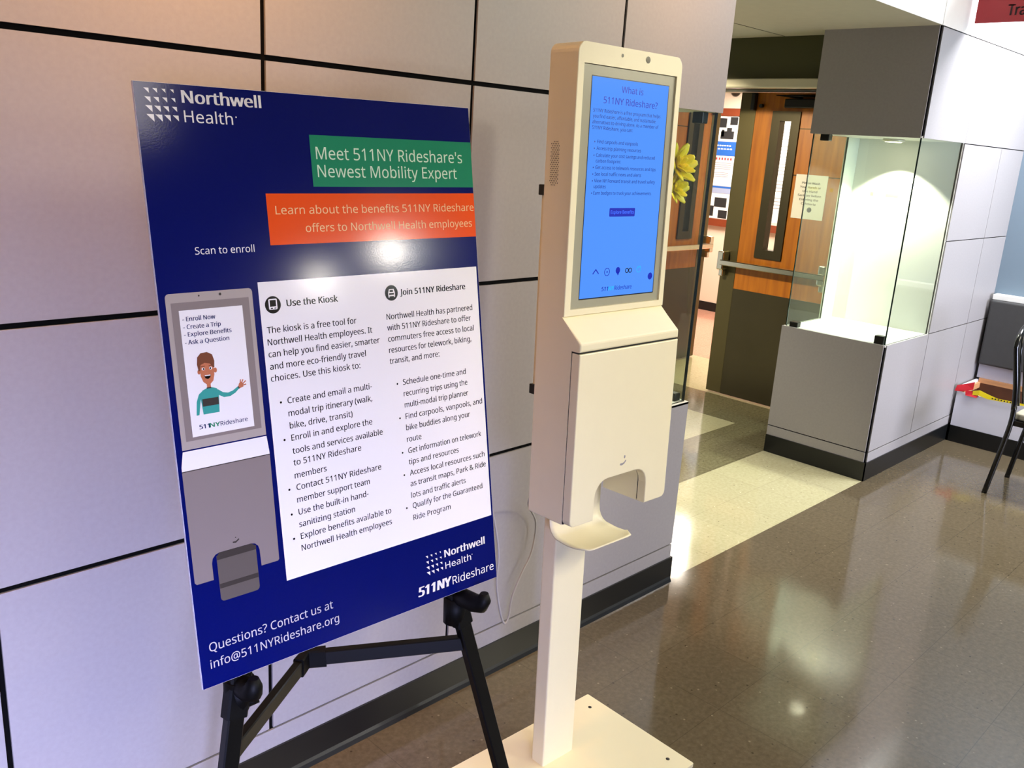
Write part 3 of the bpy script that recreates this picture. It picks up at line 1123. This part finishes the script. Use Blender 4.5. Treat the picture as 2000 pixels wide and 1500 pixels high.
t.prism([(-.089, zi - .002), (-.0781, zi + .009), (-.067, zi - .002), (-.069, zi - .0035), (-.0781, zi + .0055), (-.087, zi - .0035)], YS, YS + .0003, 'xz')
ring = lambda cx, cz, r: [(cx + r * math.cos(2 * math.pi * k / 24), cz + r * math.sin(2 * math.pi * k / 24)) for k in range(24)]
t.prism(ring(-.0387, zi, .0095), YS, YS + .0003, 'xz', holes=[ring(-.0387, zi, .008)])
t.disc(-.0387, zi, .0022, YS)
t.disc(-.0005, zi + .002, .0078, YS)
t.poly([(-.006, zi - .002), (.001, zi - .0105), (.006, zi - .001)], YS)
t.disc(.1215, 1.376, .0085, YS)
t.build_each('menu_symbol', M['ink'], dsp, mtx=KT)
t = MB()
for cx in (.0325, .0445):
    t.prism(ring(cx, zi, .0062), YS, YS + .0003, 'xz', holes=[ring(cx, zi, .0042)])
t.quad(.0375, .0395, zi - .002, zi + .003, YS)
t.build_each('menu_symbol', M['bz'], dsp, mtx=KT)
t = MB()
t.prism(ring(.0765, zi + .001, .008), YS, YS + .0003, 'xz', holes=[ring(.0765, zi + .001, .0068)])
t.poly([(.071, zi + .004), (.083, zi + .009), (.083, zi + .0075), (.071, zi + .0025)], YS)
t.build_each('menu_symbol', M['inkc'], dsp, mtx=KT)
t = MB()
t.text('511', -.0546, 1.3498, -.0312, .0098, YS, bold=.03, shear=.15)
t.build('screen_logo', M['ink'], dsp, mtx=KT)
t = MB()
t.text('Rideshare', -.0085, 1.3498, .0539, .0098, YS, bold=.012)
t.build('screen_logo', M['ink'], dsp, mtx=KT)
t = MB()
t.text('NY', -.0300, 1.3498, -.0095, .0098, YS, bold=.03)
t.build('screen_logo', M['inkc'], dsp, mtx=KT)
# speaker holes on the left side
m = MB()
for i in range(22):
    for j in range(5):
        z = 1.680 - i * 0.0044
        y = 0.0425 + j * 0.0052 + (0.0026 if i % 2 else 0)
        if (i in (0, 21) and j in (0, 4)):
            continue
        m.face([(-W2 - .0004, y + .0012 * math.cos(a), z + .0014 * math.sin(a)) for a in (0, 1.05, 2.09, 3.14, 4.19, 5.24)])
m.build('speaker_grille', M['dark'], kq, mtx=KT)
# service door on the back
m = MB()
m.box(-.165, .165, 0.0835, 0.104, 1.12, 1.575, 0.003)
bkd = m.build('back_door', M['kiosk'], kq, mtx=KT)
for z in (1.11, 1.575):
    m = MB()
    m.box(-.17, -.15, 0.0835, 0.110, z - .012, z + .012, 0.002)
    m.build('door_latch', M['steel'], bkd, mtx=KT)
# drip tray: back sheet curving forward
m = MB()
cl = [(0.092, 0.900), (0.092, 0.755)] + [(0.092 - .035 + .035 * math.cos(math.radians(a)), 0.755 - .042 * math.sin(math.radians(a))) for a in (20, 40, 60, 80)] + [(0.03, 0.7105), (-0.005, 0.7105), (-0.030, 0.7125), (-0.040, 0.7165)]
TW = 0.094
nx = 12
grid = []
for k, (y, z) in enumerate(cl):
    row = []
    for i in range(nx + 1):
        u = -1 + 2 * i / nx
        yy = y
        if k >= len(cl) - 3:      # rounded front corners
            cut = max(0.0, (abs(u) - .72) / .28)
            yy = y + (1 - math.sqrt(max(0, 1 - cut * cut))) * .026
        row.append((u * TW, yy, z))
    grid.append(row)
bt = bmesh.new()
vv = [[bt.verts.new(p) for p in row] for row in grid]
for a, b2 in zip(vv, vv[1:]):
    for i in range(nx):
        f = bt.faces.new((a[i], a[i + 1], b2[i + 1], b2[i]))
        f.smooth = True
bmesh.ops.recalc_face_normals(bt, faces=bt.faces)
bmesh.ops.solidify(bt, geom=bt.faces[:], thickness=0.003)
m.merge(bt)
m.build('drip_tray', M['kiosk'], kq, mtx=KT)

# power cord of the kiosk hanging in a loop against the wall
m = MB()
cpts = [(0.715, -0.375, 0.84), (0.75, -0.22, 0.74), (0.86, -0.06, 0.60), (0.935, -0.03, 0.50), (0.925, -0.03, 0.40), (0.884, -0.03, 0.335), (0.848, -0.03, 0.265), (0.838, -0.03, 0.200), (0.826, -0.03, 0.180), (0.812, -0.03, 0.190), (0.790, -0.03, 0.255), (0.772, -0.03, 0.345), (0.772, -0.03, 0.45), (0.74, -0.02, 0.60), (0.70, -0.004, 0.70)]


def smooth_path(p, n=6):
    p = [Vector(a) for a in p]
    out = []
    for i in range(len(p) - 1):
        a, b2, c, d = p[max(i - 1, 0)], p[i], p[i + 1], p[min(i + 2, len(p) - 1)]
        for k in range(n):
            s = k / n
            out.append(0.5 * ((2 * b2) + (c - a) * s + (2 * a - 5 * b2 + 4 * c - d) * s * s + (3 * b2 - a - 3 * c + d) * s ** 3))
    return out + [p[-1]]


m.tube(smooth_path(cpts), 0.0032, 8)
tag(m.build('power_cord', M['cord']), 'pale thin power cord looping down the wall behind the kiosk', 'cord')

# ================================================================== POSTER BOARD
BX = Vector((0.9992, -0.0399, 0.0083))
BYv = Vector((0.0408, 0.9859, -0.1625))
BZ = Vector((-0.0017, 0.1627, 0.9867))
pb = thing('poster_board', 'large navy printed poster board with white text panel resting on the easel', 'poster board', (-0.17, -0.6377, 0.8222))
mt = Matrix.Identity(4)
for i in range(3):
    mt[i][0], mt[i][1], mt[i][2] = BX[i], BYv[i], BZ[i]
mt[0][3], mt[1][3], mt[2][3] = -0.17, -0.6377, 0.8222
pb.matrix_world = mt
HW, HH = 0.3065, 0.9145
m = MB()
m.box(-HW, HW, 0.0, 0.0055, 0.0, HH)
part_label(m.build('foam_panel', M['foam'], pb), 'white foam core with pale edges')
m = MB()
m.quad(-HW + .0004, HW - .0004, 0.0004, HH - .0004, -0.0003)
part_label(m.build('printed_face', M['navy'], pb), 'glossy navy blue printed face')
Y1, Y2, Y3, Y4, Y5 = -.0006, -.0009, -.0012, -.0015, -.0018


def np_logo(m, pts00, dx, dz, s00, grow_l, y):
    for r in range(4):
        for c in range(4):
            x = pts00[0] + c * dx
            z = pts00[1] - r * dz
            s = s00 * (1 + .16 * r - .11 * c)
            m.poly([(x, z), (x + s, z), (x + s, z - s * .98)][::-1], y)


m = MB()
np_logo(m, (-.2925, .906), .0127, .0121, .0072, 0, Y1)
m.text('Northwell', -.238, .8885, -.1143, .0176, Y1, bold=.028)
m.text('Health', -.2378, .861, -.1626, .0168, Y1, bold=-.012)
m.disc(-.157, .8724, .0012, Y1, None, 10)
m.build('top_logo', M['bwhite'], pb)
m = MB()
m.text('Scan to enroll', -.2435, .6695, -.1481, .0108, Y1)
m.build('caption_text', M['bwhite'], pb)
m = MB()
m.quad(-.0342, HW - .0004, .7697, .8518, Y1)
gb = m.build('green_banner', M['bgreen'], pb)
m = MB()
m.text("Meet 511NY Rideshare's", -.0247, .8135, .2829, .0197, Y2)
m.text("Newest Mobility Expert", -.0243, .785, .268, .0195, Y2)
m.build('lettering', M['mint'], gb)
m = MB()
m.quad(-.1203, HW - .0004, .6785, .7587, Y1)
ob = m.build('orange_banner', M['orange'], pb)
m = MB()
m.text("Learn about the benefits 511NY Rideshare", -.1063, .7263, .3037, .0132, Y2)
m.text("offers to Northwell Health employees", -.0554, .6972, .2973, .0132, Y2)
m.build('lettering', M['cream'], ob)
m = MB()
m.quad(-.1487, .3016, .131, .622, Y1)
wp = part_label(m.build('text_panel', M['bwhite'], pb), 'white panel filled with two columns of black text')
m = MB()
m.text('Use the Kiosk', -.1019, .5805, -.007, .0106, Y2, bold=.022)
m.build('panel_heading', M['bink'], wp)
m = MB()
m.text('Join 511NY Rideshare', .1212, .5812, .2709, .0106, Y2, bold=.022)
m.build('panel_heading', M['bink'], wp)
LINES = [("The kiosk is a free tool for", -.1405, .5405, .0262), ("Northwell Health employees. It", -.1415, .5213, .0563), ("can help you find easier, smarter", -.1419, .5021, .0699), ("and more eco-friendly travel", -.1414, .4823, .0394), ("choices. Use this kiosk to:", -.1419, .463, .0263),
         ("Create and email a multi-", -.1166, .4237, .0464), ("modal trip itinerary (walk,", -.117, .4024, .0451), ("bike, drive, transit)", -.1169, .3819, .0028), ("Enroll in and explore the", -.1162, .3615, .0413), ("tools and services available", -.1162, .3395, .0612), ("to 511NY Rideshare", -.1166, .3199, .0143), ("members", -.1166, .298, -.0566),
         ("Contact 511NY Rideshare", -.1154, .2778, .0524), ("member support team", -.1164, .2568, .0262), ("Use the built-in hand-", -.1158, .2357, .0216), ("sanitizing station", -.1168, .2146, -.0084), ("Explore benefits available to", -.116, .194, .0664), ("Northwell Health employees", -.1165, .1736, .0658),
         ("Northwell Health has partnered", .0884, .5406, .2853), ("with 511NY Rideshare to offer", .0882, .5213, .2797), ("commuters free access to local", .0882, .5016, .2858), ("resources for telework, biking,", .0882, .4816, .278), ("transit, and more:", .088, .462, .1989),
         ("Schedule one-time and", .1128, .4209, .2592), ("recurring trips using the", .1127, .4, .2616), ("multi-modal trip planner", .113, .3793, .262), ("Find carpools, vanpools, and", .1131, .3582, .2955), ("bike buddies along your", .1126, .3374, .2631), ("route", .1123, .3157, .1447), ("Get information on telework", .1132, .2945, .2878), ("tips and resources", .1127, .2736, .2297),
         ("Access local resources such", .1132, .2529, .2934), ("as transit maps, Park & Ride", .1128, .2325, .295), ("lots and traffic alerts", .1126, .2107, .2419), ("Qualify for the Guaranteed", .1141, .1908, .2827), ("Ride Program", .1136, .1681, .2012)]
ml, mr = MB(), MB()
for (s, a, z, c) in LINES:
    (ml if a < 0 else mr).text(s, a, z, c, .0101, Y2, bold=.012)
for z in (.4237, .3615, .2778, .2357, .194):
    ml.disc(-.1286, z + .0038, .0019, Y2, None, 12)
for z in (.4209, .3582, .2945, .2529, .1908):
    mr.disc(.1008 - .0002, z + .0036, .0017, Y2, None, 12)
ml.build('lettering', M['bink'], wp)
mr.build('lettering', M['bink'], wp)
m = MB()
m.disc(-.1262, .585, .0138, Y2)
i1 = m.build('round_icon', M['bink'], wp)
m = MB()
m.prism(rrect(-.1335, -.1188, .5775, .5945, .0018, 2), Y3, Y3 + .0002, 'xz', holes=[[(-.1315, .5822), (-.1208, .5822), (-.1208, .5926), (-.1315, .5926)]])
m.build('icon_drawing', M['bwhite'], wp)
m = MB()
for xx in (-.1305, -.1245):
    m.quad(xx, xx + .0035, .5788, .5803, Y4)
m.build_each('icon_drawing', M['bink'], wp)
m = MB()
m.disc(.1025, .5868, .0137, Y2)
m.build('round_icon', M['bink'], wp)
m = MB()      # car seen from the front
m.prism([(.0955, .581), (.1095, .581), (.1095, .5875), (.1075, .5935), (.0975, .5935), (.0955, .5875)], Y3, Y3 + .0002, 'xz', holes=[[(.0985, .5885), (.1065, .5885), (.1058, .592), (.0992, .592)], [(.0972, .5835), (.1078, .5835), (.1078, .5865), (.0972, .5865)]])
m.quad(.0957, .0977, .579, .581, Y3)
m.quad(.1073, .1093, .579, .581, Y3)
m.build('icon_drawing', M['bwhite'], wp)
# printed picture of a kiosk
m = MB()
nb = [(-.2704, .1695), (-.2704, .196)] + [(-.2704 + .014 - .014 * math.cos(math.radians(a)), .196 + .0145 * math.sin(math.radians(a))) for a in (30, 60, 90)] + [(-.2040 + .0136 * math.sin(math.radians(a)) - .0, .1965 + .014 * math.cos(math.radians(a))) for a in (0, 30, 60, 90)] + [(-.1898, .1695)]
m.poly([(-.2975, .1695)] + nb + [(-.1605, .1695), (-.1583, .172), (-.1566, .3476), (-.3005, .3476), (-.3005, .173)], Y1)
kp = part_label(m.build('kiosk_picture', M['pgrey'], pb), 'printed grey picture of the kiosk')
m = MB()
m.prism(rrect(-.2963, -.1594, .380, .6143, .006, 4, (0, 0, 1, 1)), Y1, Y1 + .0002, 'xz')
m.build('picture_head', M['pgreyl'], kp)
m = MB()
m.quad(-.2890, -.1662, .3925, .6005, Y2)
m.build('picture_recess', M['pgrey'], kp)
m = MB()
m.quad(-.2783, -.1782, .3976, .5887, Y3)
m.build('picture_screen', M['bwhite'], kp)
m = MB()
m.poly([(-.3005, .3478), (-.1566, .3478), (-.1570, .354), (-.1592, .3778), (-.2960, .3778), (-.3003, .355)], Y1)
m.build('picture_shoulder', M['bwhite'], kp)
m = MB()
m.quad(-.3005, -.1566, .3468, .3482, Y2)
m.disc(-.2454, .6087, .0013, Y3, None, 12)
m.disc(-.212, .6087, .0021, Y3, None, 14)
m.poly([(-.2340, .2195), (-.2285, .2185), (-.2225, .2225), (-.2232, .2245), (-.2285, .2215), (-.2335, .2215)], Y2)
m.disc(-.2283, .2272, .001, Y2, None, 10)
m.build_each('printed_mark', M['pshadow'], kp)
m = MB()
m.prism(rrect(-.2622, -.1965, .1315, .2055, .006, 3, (1, 1, 0, 0)), Y1, Y1 + .0001, 'xz')
m.build('picture_tray', M['pgreyd'], kp)
m = MB()
m.quad(-.2618, -.1968, .1525, .1600, Y2)
m.poly([(-.2570, .2105), (-.2040, .2105), (-.1960, .2050), (-.1960, .1990), (-.2620, .1990), (-.2620, .2050)], Y2)
m.build_each('printed_mark', M['pshadow'], kp)
m = MB()
for (s, z, c) in (("- Enroll Now", .5724, -.2236), ("- Create a Trip", .5607, -.2161), ("- Explore Benefits", .5495, -.2001), ("- Ask a Question", .5377, -.205)):
    m.text(s, -.2743, z, c, .0066, Y4, bold=.016)
m.build('lettering', M['pnavyt'], kp)
m = MB()
m.text('511', -.2664, .408, -.2508, .0066, Y4, bold=.03)
m.build('lettering', M['pnavyt'], kp)
m = MB()
m.text('Rideshare', -.2330, .4078, -.1884, .0066, Y4, bold=.012)
m.build('lettering', M['pnavyt'], kp)
m = MB()
m.text('NY', -.2502, .408, -.2338, .0066, Y4, bold=.03)
m.build('lettering', M['bgreen'], kp)
# small printed figure: person in a teal jumper waving
m = MB()
m.poly([(-.2580, .4295), (-.2325, .4295), (-.2305, .4590), (-.2330, .4665), (-.2400, .4690), (-.2480, .4690), (-.2560, .4660), (-.2600, .4560)], Y4)
m.poly([(-.2690, .4295), (-.2645, .4295), (-.2600, .4520), (-.2565, .4650), (-.2620, .4610), (-.2665, .4500)], Y4)
m.poly([(-.2320, .4650), (-.2315, .4560), (-.2230, .4510), (-.2130, .4510), (-.2040, .4550), (-.1975, .4605), (-.1995, .4640), (-.2080, .4590), (-.2160, .4570), (-.2240, .4590)], Y4)
m.build_each('picture_jumper', M['pteal'], kp)
m = MB()
m.quad(-.2578, -.2322, .4415, .4530, Y5)
m.quad(-.2490, -.2415, .4680, .4698, Y5)
m.poly([(-.1996, .4640), (-.1975, .4603), (-.1960, .4610), (-.1982, .4648)], Y5)
m.build_each('printed_mark', M['pshadow'], kp)
m = MB()
m.poly([(-.2480, .4690), (-.2420, .4690), (-.2420, .4745), (-.2370, .4790), (-.2345, .4880), (-.2345, .5080), (-.2560, .5080), (-.2560, .4880), (-.2530, .4790), (-.2480, .4745)], Y4)
m.disc(-.2325, .4945, .0028, Y4, .0040, 12)
m.disc(-.2580, .4945, .0024, Y4, .0036, 12)
m.poly([(-.1985, .4640), (-.1960, .4610), (-.1900, .4625), (-.1890, .4680), (-.1930, .4710), (-.1965, .4690)], Y4)
for (a, bz_, c, d) in ((-.1945, .4700, -.1935, .4745), (-.1920, .4695, -.1895, .4740), (-.1895, .4680, -.1850, .4715), (-.1895, .4650, -.1850, .4660)):
    dx, dz = c - a, d - bz_
    L_ = math.hypot(dx, dz)
    nx_, nz_ = -dz / L_ * .0009, dx / L_ * .0009
    m.poly([(a - nx_, bz_ - nz_), (c - nx_, d - nz_), (c + nx_, d + nz_), (a + nx_, bz_ + nz_)][::-1], Y4)
m.build_each('picture_skin', M['pskin'], kp)
m = MB()
m.poly([(-.2585, .4960), (-.2560, .4960), (-.2545, .5050), (-.2480, .5075), (-.2400, .5055), (-.2355, .4990), (-.2335, .4990), (-.2325, .5090), (-.2350, .5190), (-.2430, .5235), (-.2530, .5225), (-.2585, .5170), (-.2600, .5060)], Y5)
m.quad(-.2540, -.2480, .5018, .5030, Y5)
m.quad(-.2420, -.2370, .5018, .5030, Y5)
m.build('picture_hair', M['phair'], kp)
m = MB()
for cx in (-.2510, -.2395):
    m.disc(cx, .4985, .0026, Y5, .0022, 14)
m.quad(-.2500, -.2410, .4872, .4888, Y5 - .0002)
m.build_each('picture_eyes', M['bwhite'], kp)
m = MB()
for cx in (-.2506, -.2399):
    m.disc(cx, .4984, .0013, Y5 - .0002, .0014, 10)
m.poly([(-.2510, .4885), (-.2400, .4885), (-.2415, .4845), (-.2450, .4825), (-.2490, .4838)][::-1], Y5)
m.build_each('printed_mark', M['bink'], kp)
# bottom logos and contact lines
m = MB()
np_logo(m, (.1348, .0922), .0108, .0105, .0052, 0, Y1)
m.text('Northwell', .1793, .0778, .2797, .0142, Y1, bold=.028)
m.text('Health', .1793, .0548, .2432, .0128, Y1, bold=-.014)
m.disc(.2462, .0651, .001, Y1, None, 10)
m.text('511NY', .1133, .0188, .1905, .0182, Y1, bold=.05, shear=.12)
m.text('Rideshare', .1940, .0190, .2994, .0156, Y1)
m.build('bottom_logo', M['bwhite'], pb)
m = MB()
m.text('Questions? Contact us at', -.2897, .057, -.0679, .0142, Y1, bold=.004)
m.text('info@511NYRideshare.org', -.2905, .0296, -.0583, .0138, Y1, bold=.004)
m.build('contact_text', M['bwhite'], pb)

# ================================================================== EASEL
ez = thing('easel', 'black folding tripod easel holding the navy poster board', 'easel', (-0.18, -0.5, 0))
ez_off = Vector((0.18, 0.5, 0))


def ept(*p):
    return Vector(p) + ez_off


Lt, Lf = Vector((-0.405, -0.600, 0.785)), Vector((-0.592, -0.731, 0.0))
Rt, Rf = Vector((0.056, -0.620, 0.79)), Vector((0.232, -0.757, 0.0))


def on(a, b2, z):
    s = (z - a.z) / (b2.z - a.z)
    return a + (b2 - a) * s


apL, apR = on(Lf, Lt, 1.62), on(Rf, Rt, 1.62)
for top, foot, reach, lift in ((Lt, Lf, .62, .004), (Rt, Rf, 1.0, .018)):
    m = MB()
    m.tube([ept(*on(foot, top, 0.02)), ept(*on(foot, top, 0.80))], 0, flat=(0.030, 0.020))
    leg = m.build('front_leg', M['easel'], ez)
    m = MB()
    m.tube([ept(*on(foot, top, 0.735)), ept(*on(foot, top, 1.62))], 0, flat=(0.038, 0.026))
    m.build('leg_sleeve', M['easelp'], leg)
    m = MB()
    p0 = ept(*on(foot, top, 0.0))
    m.tube([p0, ept(*on(foot, top, 0.04))], [0.018, 0.016], 12)
    m.build('rubber_foot', M['easelp'], leg)
    # holder that carries the board
    m = MB()
    p = ept(*on(foot, top, 0.795))
    d = Vector((0.03, -1.0, 0.06)).normalized()
    up = Vector((0, 0, lift - .012))
    m.tube([p + d * -.01 + up, p + d * .05 * reach + up, p + d * .070 * reach + up + Vector((0, 0, .004)), p + d * .078 * reach + up + Vector((0, 0, .016)), p + d * .078 * reach + up + Vector((0, 0, .030))], [0.0185, 0.0185, 0.0175, 0.014, 0.008], 14)
    m.tube([p + Vector((-.004, 0.0, -.055)), p + Vector((0.002, 0.0, .0))], [0.020, 0.026], 12)
    m.tube([p + Vector((.012, -.006, -.045)), p + Vector((.028, -.012, -.040))], 0.010, 10)
    m.build('board_holder', M['easelp'], ez)
m = MB()
m.tube([ept(-0.19, -.470, 1.63), ept(-.262, -.23, .22), ept(-.275, -.19, 0.0)], 0, flat=(0.024, 0.018))
m.build('rear_leg', M['easel'], ez)
m = MB()
m.box(-.05, .05, .026, .066, 1.57, 1.65, 0.008)
m.build('head_block', M['easelp'], ez)
J = Vector((-.179, -.449, .668))
bl0, br0 = on(Lf, Lt, .672), on(Rf, Rt, .694)
for a in (bl0, br0):
    m = MB()
    m.tube([ept(*a), ept(*(a + (J - a) * .96))], 0, flat=(0.017, 0.030))
    m.build('brace_arm', M['easel'], ez)
m = MB()
m.tube([ept(*(J + (bl0 - J) * .12)), ept(*J), ept(*(J + (br0 - J) * .12))], 0, flat=(0.022, 0.038))
m.build('brace_joint', M['easelp'], ez)

# ================================================================== BENCH, CHAIR, SIGN
bn = thing('storage_bench', 'white built-in bench with open lid and charcoal back cushion by blue-grey wall', 'bench', (XC, 0, 0))
y1_, y0_ = -0.018, -1.9
m = MB()
m.box(0.0, 0.018, y0_, y1_, ZB, 0.325)
m.box(0.018, XR - XC, y1_ - .018, y1_, ZB, 0.36)
m.build('box_panel', M['bench'], bn)
m = MB()
m.box(0.018, 0.34, y0_, y1_ - .018, ZB, ZB + .02)
m.box(0.018, 0.022, y0_, y1_ - .02, ZB, 0.30)
m.box(0.018, 0.33, y1_ - .022, y1_ - .019, ZB, 0.31)
m.box(0.318, 0.326, y0_, y1_ - .02, ZB, 0.340)
part_label(m.build('box_inside', M['boxin'], bn), 'dark brown inside of the box')
m = MB()
m.box(0.320, 0.345, y0_, y1_ - .02, 0.340, 0.372, 0.002)
m.box(0.03, 0.33, y1_ - .034, y1_ - .019, 0.31, 0.345)
part_label(m.build('lid_rail', M['ply'], bn), 'bare plywood rail')
m = MB()
m.box(0.335, XR - XC, y0_, y1_, 0.372, 0.50)
m.build('back_rail', M['bench'], bn)
m = MB()
m.box(0.285, XR - XC - .004, y0_, y1_ - .004, 0.468, 0.888, 0.012, 3)
part_label(m.build('back_cushion', M['vinyl'], bn), 'charcoal vinyl back cushion')
m = MB()
m.box(0.325, XR - XC, y0_, y1_, 0.888, 0.922, 0.003)
m.build('top_ledge', M['paint'], bn)
m = MB()
m.box(-0.006, 0.0, y0_, 0.0, 0.0, ZB)
m.box(-0.006, 0.1, -0.02, -0.006, 0.0, ZB)
part_label(m.build('toe_kick', M['base'], bn), 'black vinyl base strip')

# red cloth and caution tape hanging out of the bench
m = MB()
bb = bmesh.new()
pts = [(-0.004, 0.008, 0.330), (0.0, 0.000, 0.366), (0.02, -0.045, 0.382), (0.03, -0.090, 0.402), (0.03, -0.088, 0.352), (0.02, -0.055, 0.338), (0.01, -0.03, 0.330)]
m.face(pts)
m.face([(-0.004, -0.055, 0.345), (0.01, -0.10, 0.345), (0.012, -0.135, 0.335), (-0.003, -0.125, 0.312), (-0.004, -0.06, 0.314)])
o = m.build('red_cloth', M['redcloth'])
md = o.modifiers.new('thickness', 'SOLIDIFY')
md.thickness = 0.004
o.location = (XC - .006, -0.014, 0)
tag(o, 'crumpled red cloth over the open bench corner by the wall', 'cloth')
m = MB()
path = [(0.0, -0.112, 0.338, .026), (-0.004, -0.150, 0.348, .034), (-0.004, -0.20, 0.336, .03), (-0.004, -0.26, 0.330, .014), (-0.003, -0.34, 0.333, .012), (-0.003, -0.45, 0.334, .012), (-0.003, -0.60, 0.333, .012)]
for a, b2 in zip(path, path[1:]):
    m.face([(a[0], a[1], a[2] - a[3] / 2), (b2[0], b2[1], b2[2] - b2[3] / 2), (b2[0], b2[1], b2[2] + b2[3] / 2), (a[0], a[1], a[2] + a[3] / 2)])
o = m.build('caution_tape', M['tape'])
md = o.modifiers.new('thickness', 'SOLIDIFY')
md.thickness = 0.0015
o.location = (XC - .006, 0, 0)
tag(o, 'yellow caution tape lying along the front edge of the open bench', 'tape')
m = MB()
for k in range(9):
    yy = -0.225 - k * .017
    m.face([(-0.0058, yy, 0.328), (-0.0058, yy - .009, 0.328), (-0.0058, yy - .010, 0.336), (-0.0058, yy - .002, 0.336)])
m.build('printed_marks', M['pblack'], o)

ch = thing('side_chair', 'black metal chair with beige seat at the right edge of the view', 'chair', (4.21, -0.51, 0))


def cpt(x, y, z):
    return (x - 4.21, y + .51, z)


XA, XD = 4.022, 4.398
for nm, x, sg in (('rear_leg', XA, -1), ('rear_leg', XD, 1)):
    m = MB()
    m.tube(smooth_path([cpt(x + sg * .006, -.50, 0.0), cpt(x, -.530, 0.22), cpt(x, -.553, 0.40), cpt(x, -.553, 0.50)], 4), 0.0135, 12)
    m.build('rear_leg', M['chairb'], ch)
m = MB()
arch = [cpt(XA, -.553, 0.48), cpt(XA, -.54, 0.60), cpt(XA, -.505, 0.78)] + [cpt((XA + XD) / 2 - .188 * math.cos(math.radians(a)), -.502 + .006 * math.sin(math.radians(a)), 0.79 + .125 * math.sin(math.radians(a))) for a in range(10, 180, 20)] + [cpt(XD, -.505, 0.78), cpt(XD, -.54, 0.60), cpt(XD, -.553, 0.48)]
m.tube(smooth_path(arch, 3), 0.0135, 12)
m.build('back_frame', M['chairb'], ch)
for k in range(4):
    x = XA + .075 * (k + 1)
    zt = 0.79 + .125 * math.sqrt(max(0, 1 - ((x - (XA + XD) / 2) / .188) ** 2))
    m = MB()
    m.tube([cpt(x, -.553, 0.49), cpt(x, -.51, 0.76), cpt(x, -.50, zt)], 0.006, 8)
    m.build('back_rod', M['chairb'], ch)
m = MB()
m.prism(rrect(-.17, .17, -.44, -.045, .03, 4), 0.425, 0.465, 'xy', bevel=0.012, seg=3)
part_label(m.build('seat_pad', M['seat'], ch), 'beige vinyl seat pad')
m = MB()
m.prism(rrect(-.185, .185, -.44, -.03, .03, 4), 0.395, 0.425, 'xy', bevel=0.004)
m.build('seat_frame', M['chairb'], ch)
for x in (XA + .01, XD - .01):
    m = MB()
    m.tube([cpt(x, -.93, 0.41), cpt(x, -.95, 0.2), cpt(x, -.965, 0.0)], 0.0135, 12)
    m.build('front_leg', M['chairb'], ch)

sg = thing('hanging_sign', 'red hanging sign with dark lettering on the white upper wall', 'sign', (3.958, 0, 2.385))
m = MB()
m.box(-0.006, 0.006, -0.62, -0.022, 0.0, 0.30)
m.build('sign_panel', M['signred'], sg)
m = MB()
m.box(-0.01, 0.01, -0.03, 0.0, 0.16, 0.28)
m.build('wall_bracket', M['signred'], sg)
m = MB()
m.text('Tray', 0.0, .030, 0.112, .050, 0, bold=.02)
rz = Matrix.Translation((-0.0075, -0.168, 0)) @ Matrix.Rotation(-math.pi / 2, 4, 'Z')
m.build('sign_lettering', M['signink'], sg, mtx=rz)


# ================================================================== LAMPS OF THE ROOM
def downlight(x, y, z, power, col, label, ang=None, r=0.075, tilt=0.0):
    t_ = thing('recessed_light', label, 'ceiling light', (x, y, z), 0, 'recessed ceiling lights')
    m = MB()
    m.lathe([(r, 0.0), (r + .022, 0.0), (r + .024, -0.008), (r, -0.010)], sides=28)
    m.build('trim_ring', M['paint'], t_)
    l = bpy.data.lights.new('lamp', 'AREA' if ang else 'POINT')
    if not ang:
        l.shadow_soft_size = r
    if ang:
        l.shape = 'DISK'
        l.size = 2 * r
    l.energy = power
    l.color = col
    if ang:
        l.spread = math.radians(ang)
    o = bpy.data.objects.new('lamp', l)
    COL.objects.link(o)
    o.location = (0, 0, -0.065 if ang else -0.02 - r)
    o.rotation_euler = (math.radians(tilt), 0, 0)
    o.parent = t_
    return t_


downlight(5.0, -8.36, CEIL, 120, (1.0, .93, .82), 'recessed ceiling light far behind the camera, nearer of the two along the right wall', None, .11)
downlight(5.0, -10.27, CEIL, 75, (1.0, .93, .82), 'recessed ceiling light far behind the camera, farther of the two along the right wall', None, .11)
for k, (x, y) in enumerate(((-1.3, -0.30), (-0.2, -0.30), (1.45, -0.45))):
    downlight(x, y, CEIL, (10, 13, 3)[k], WARM, 'warm recessed ceiling light close to the panelled wall, %s from the left' % ('first', 'second', 'third')[k], 92, .075, 30)
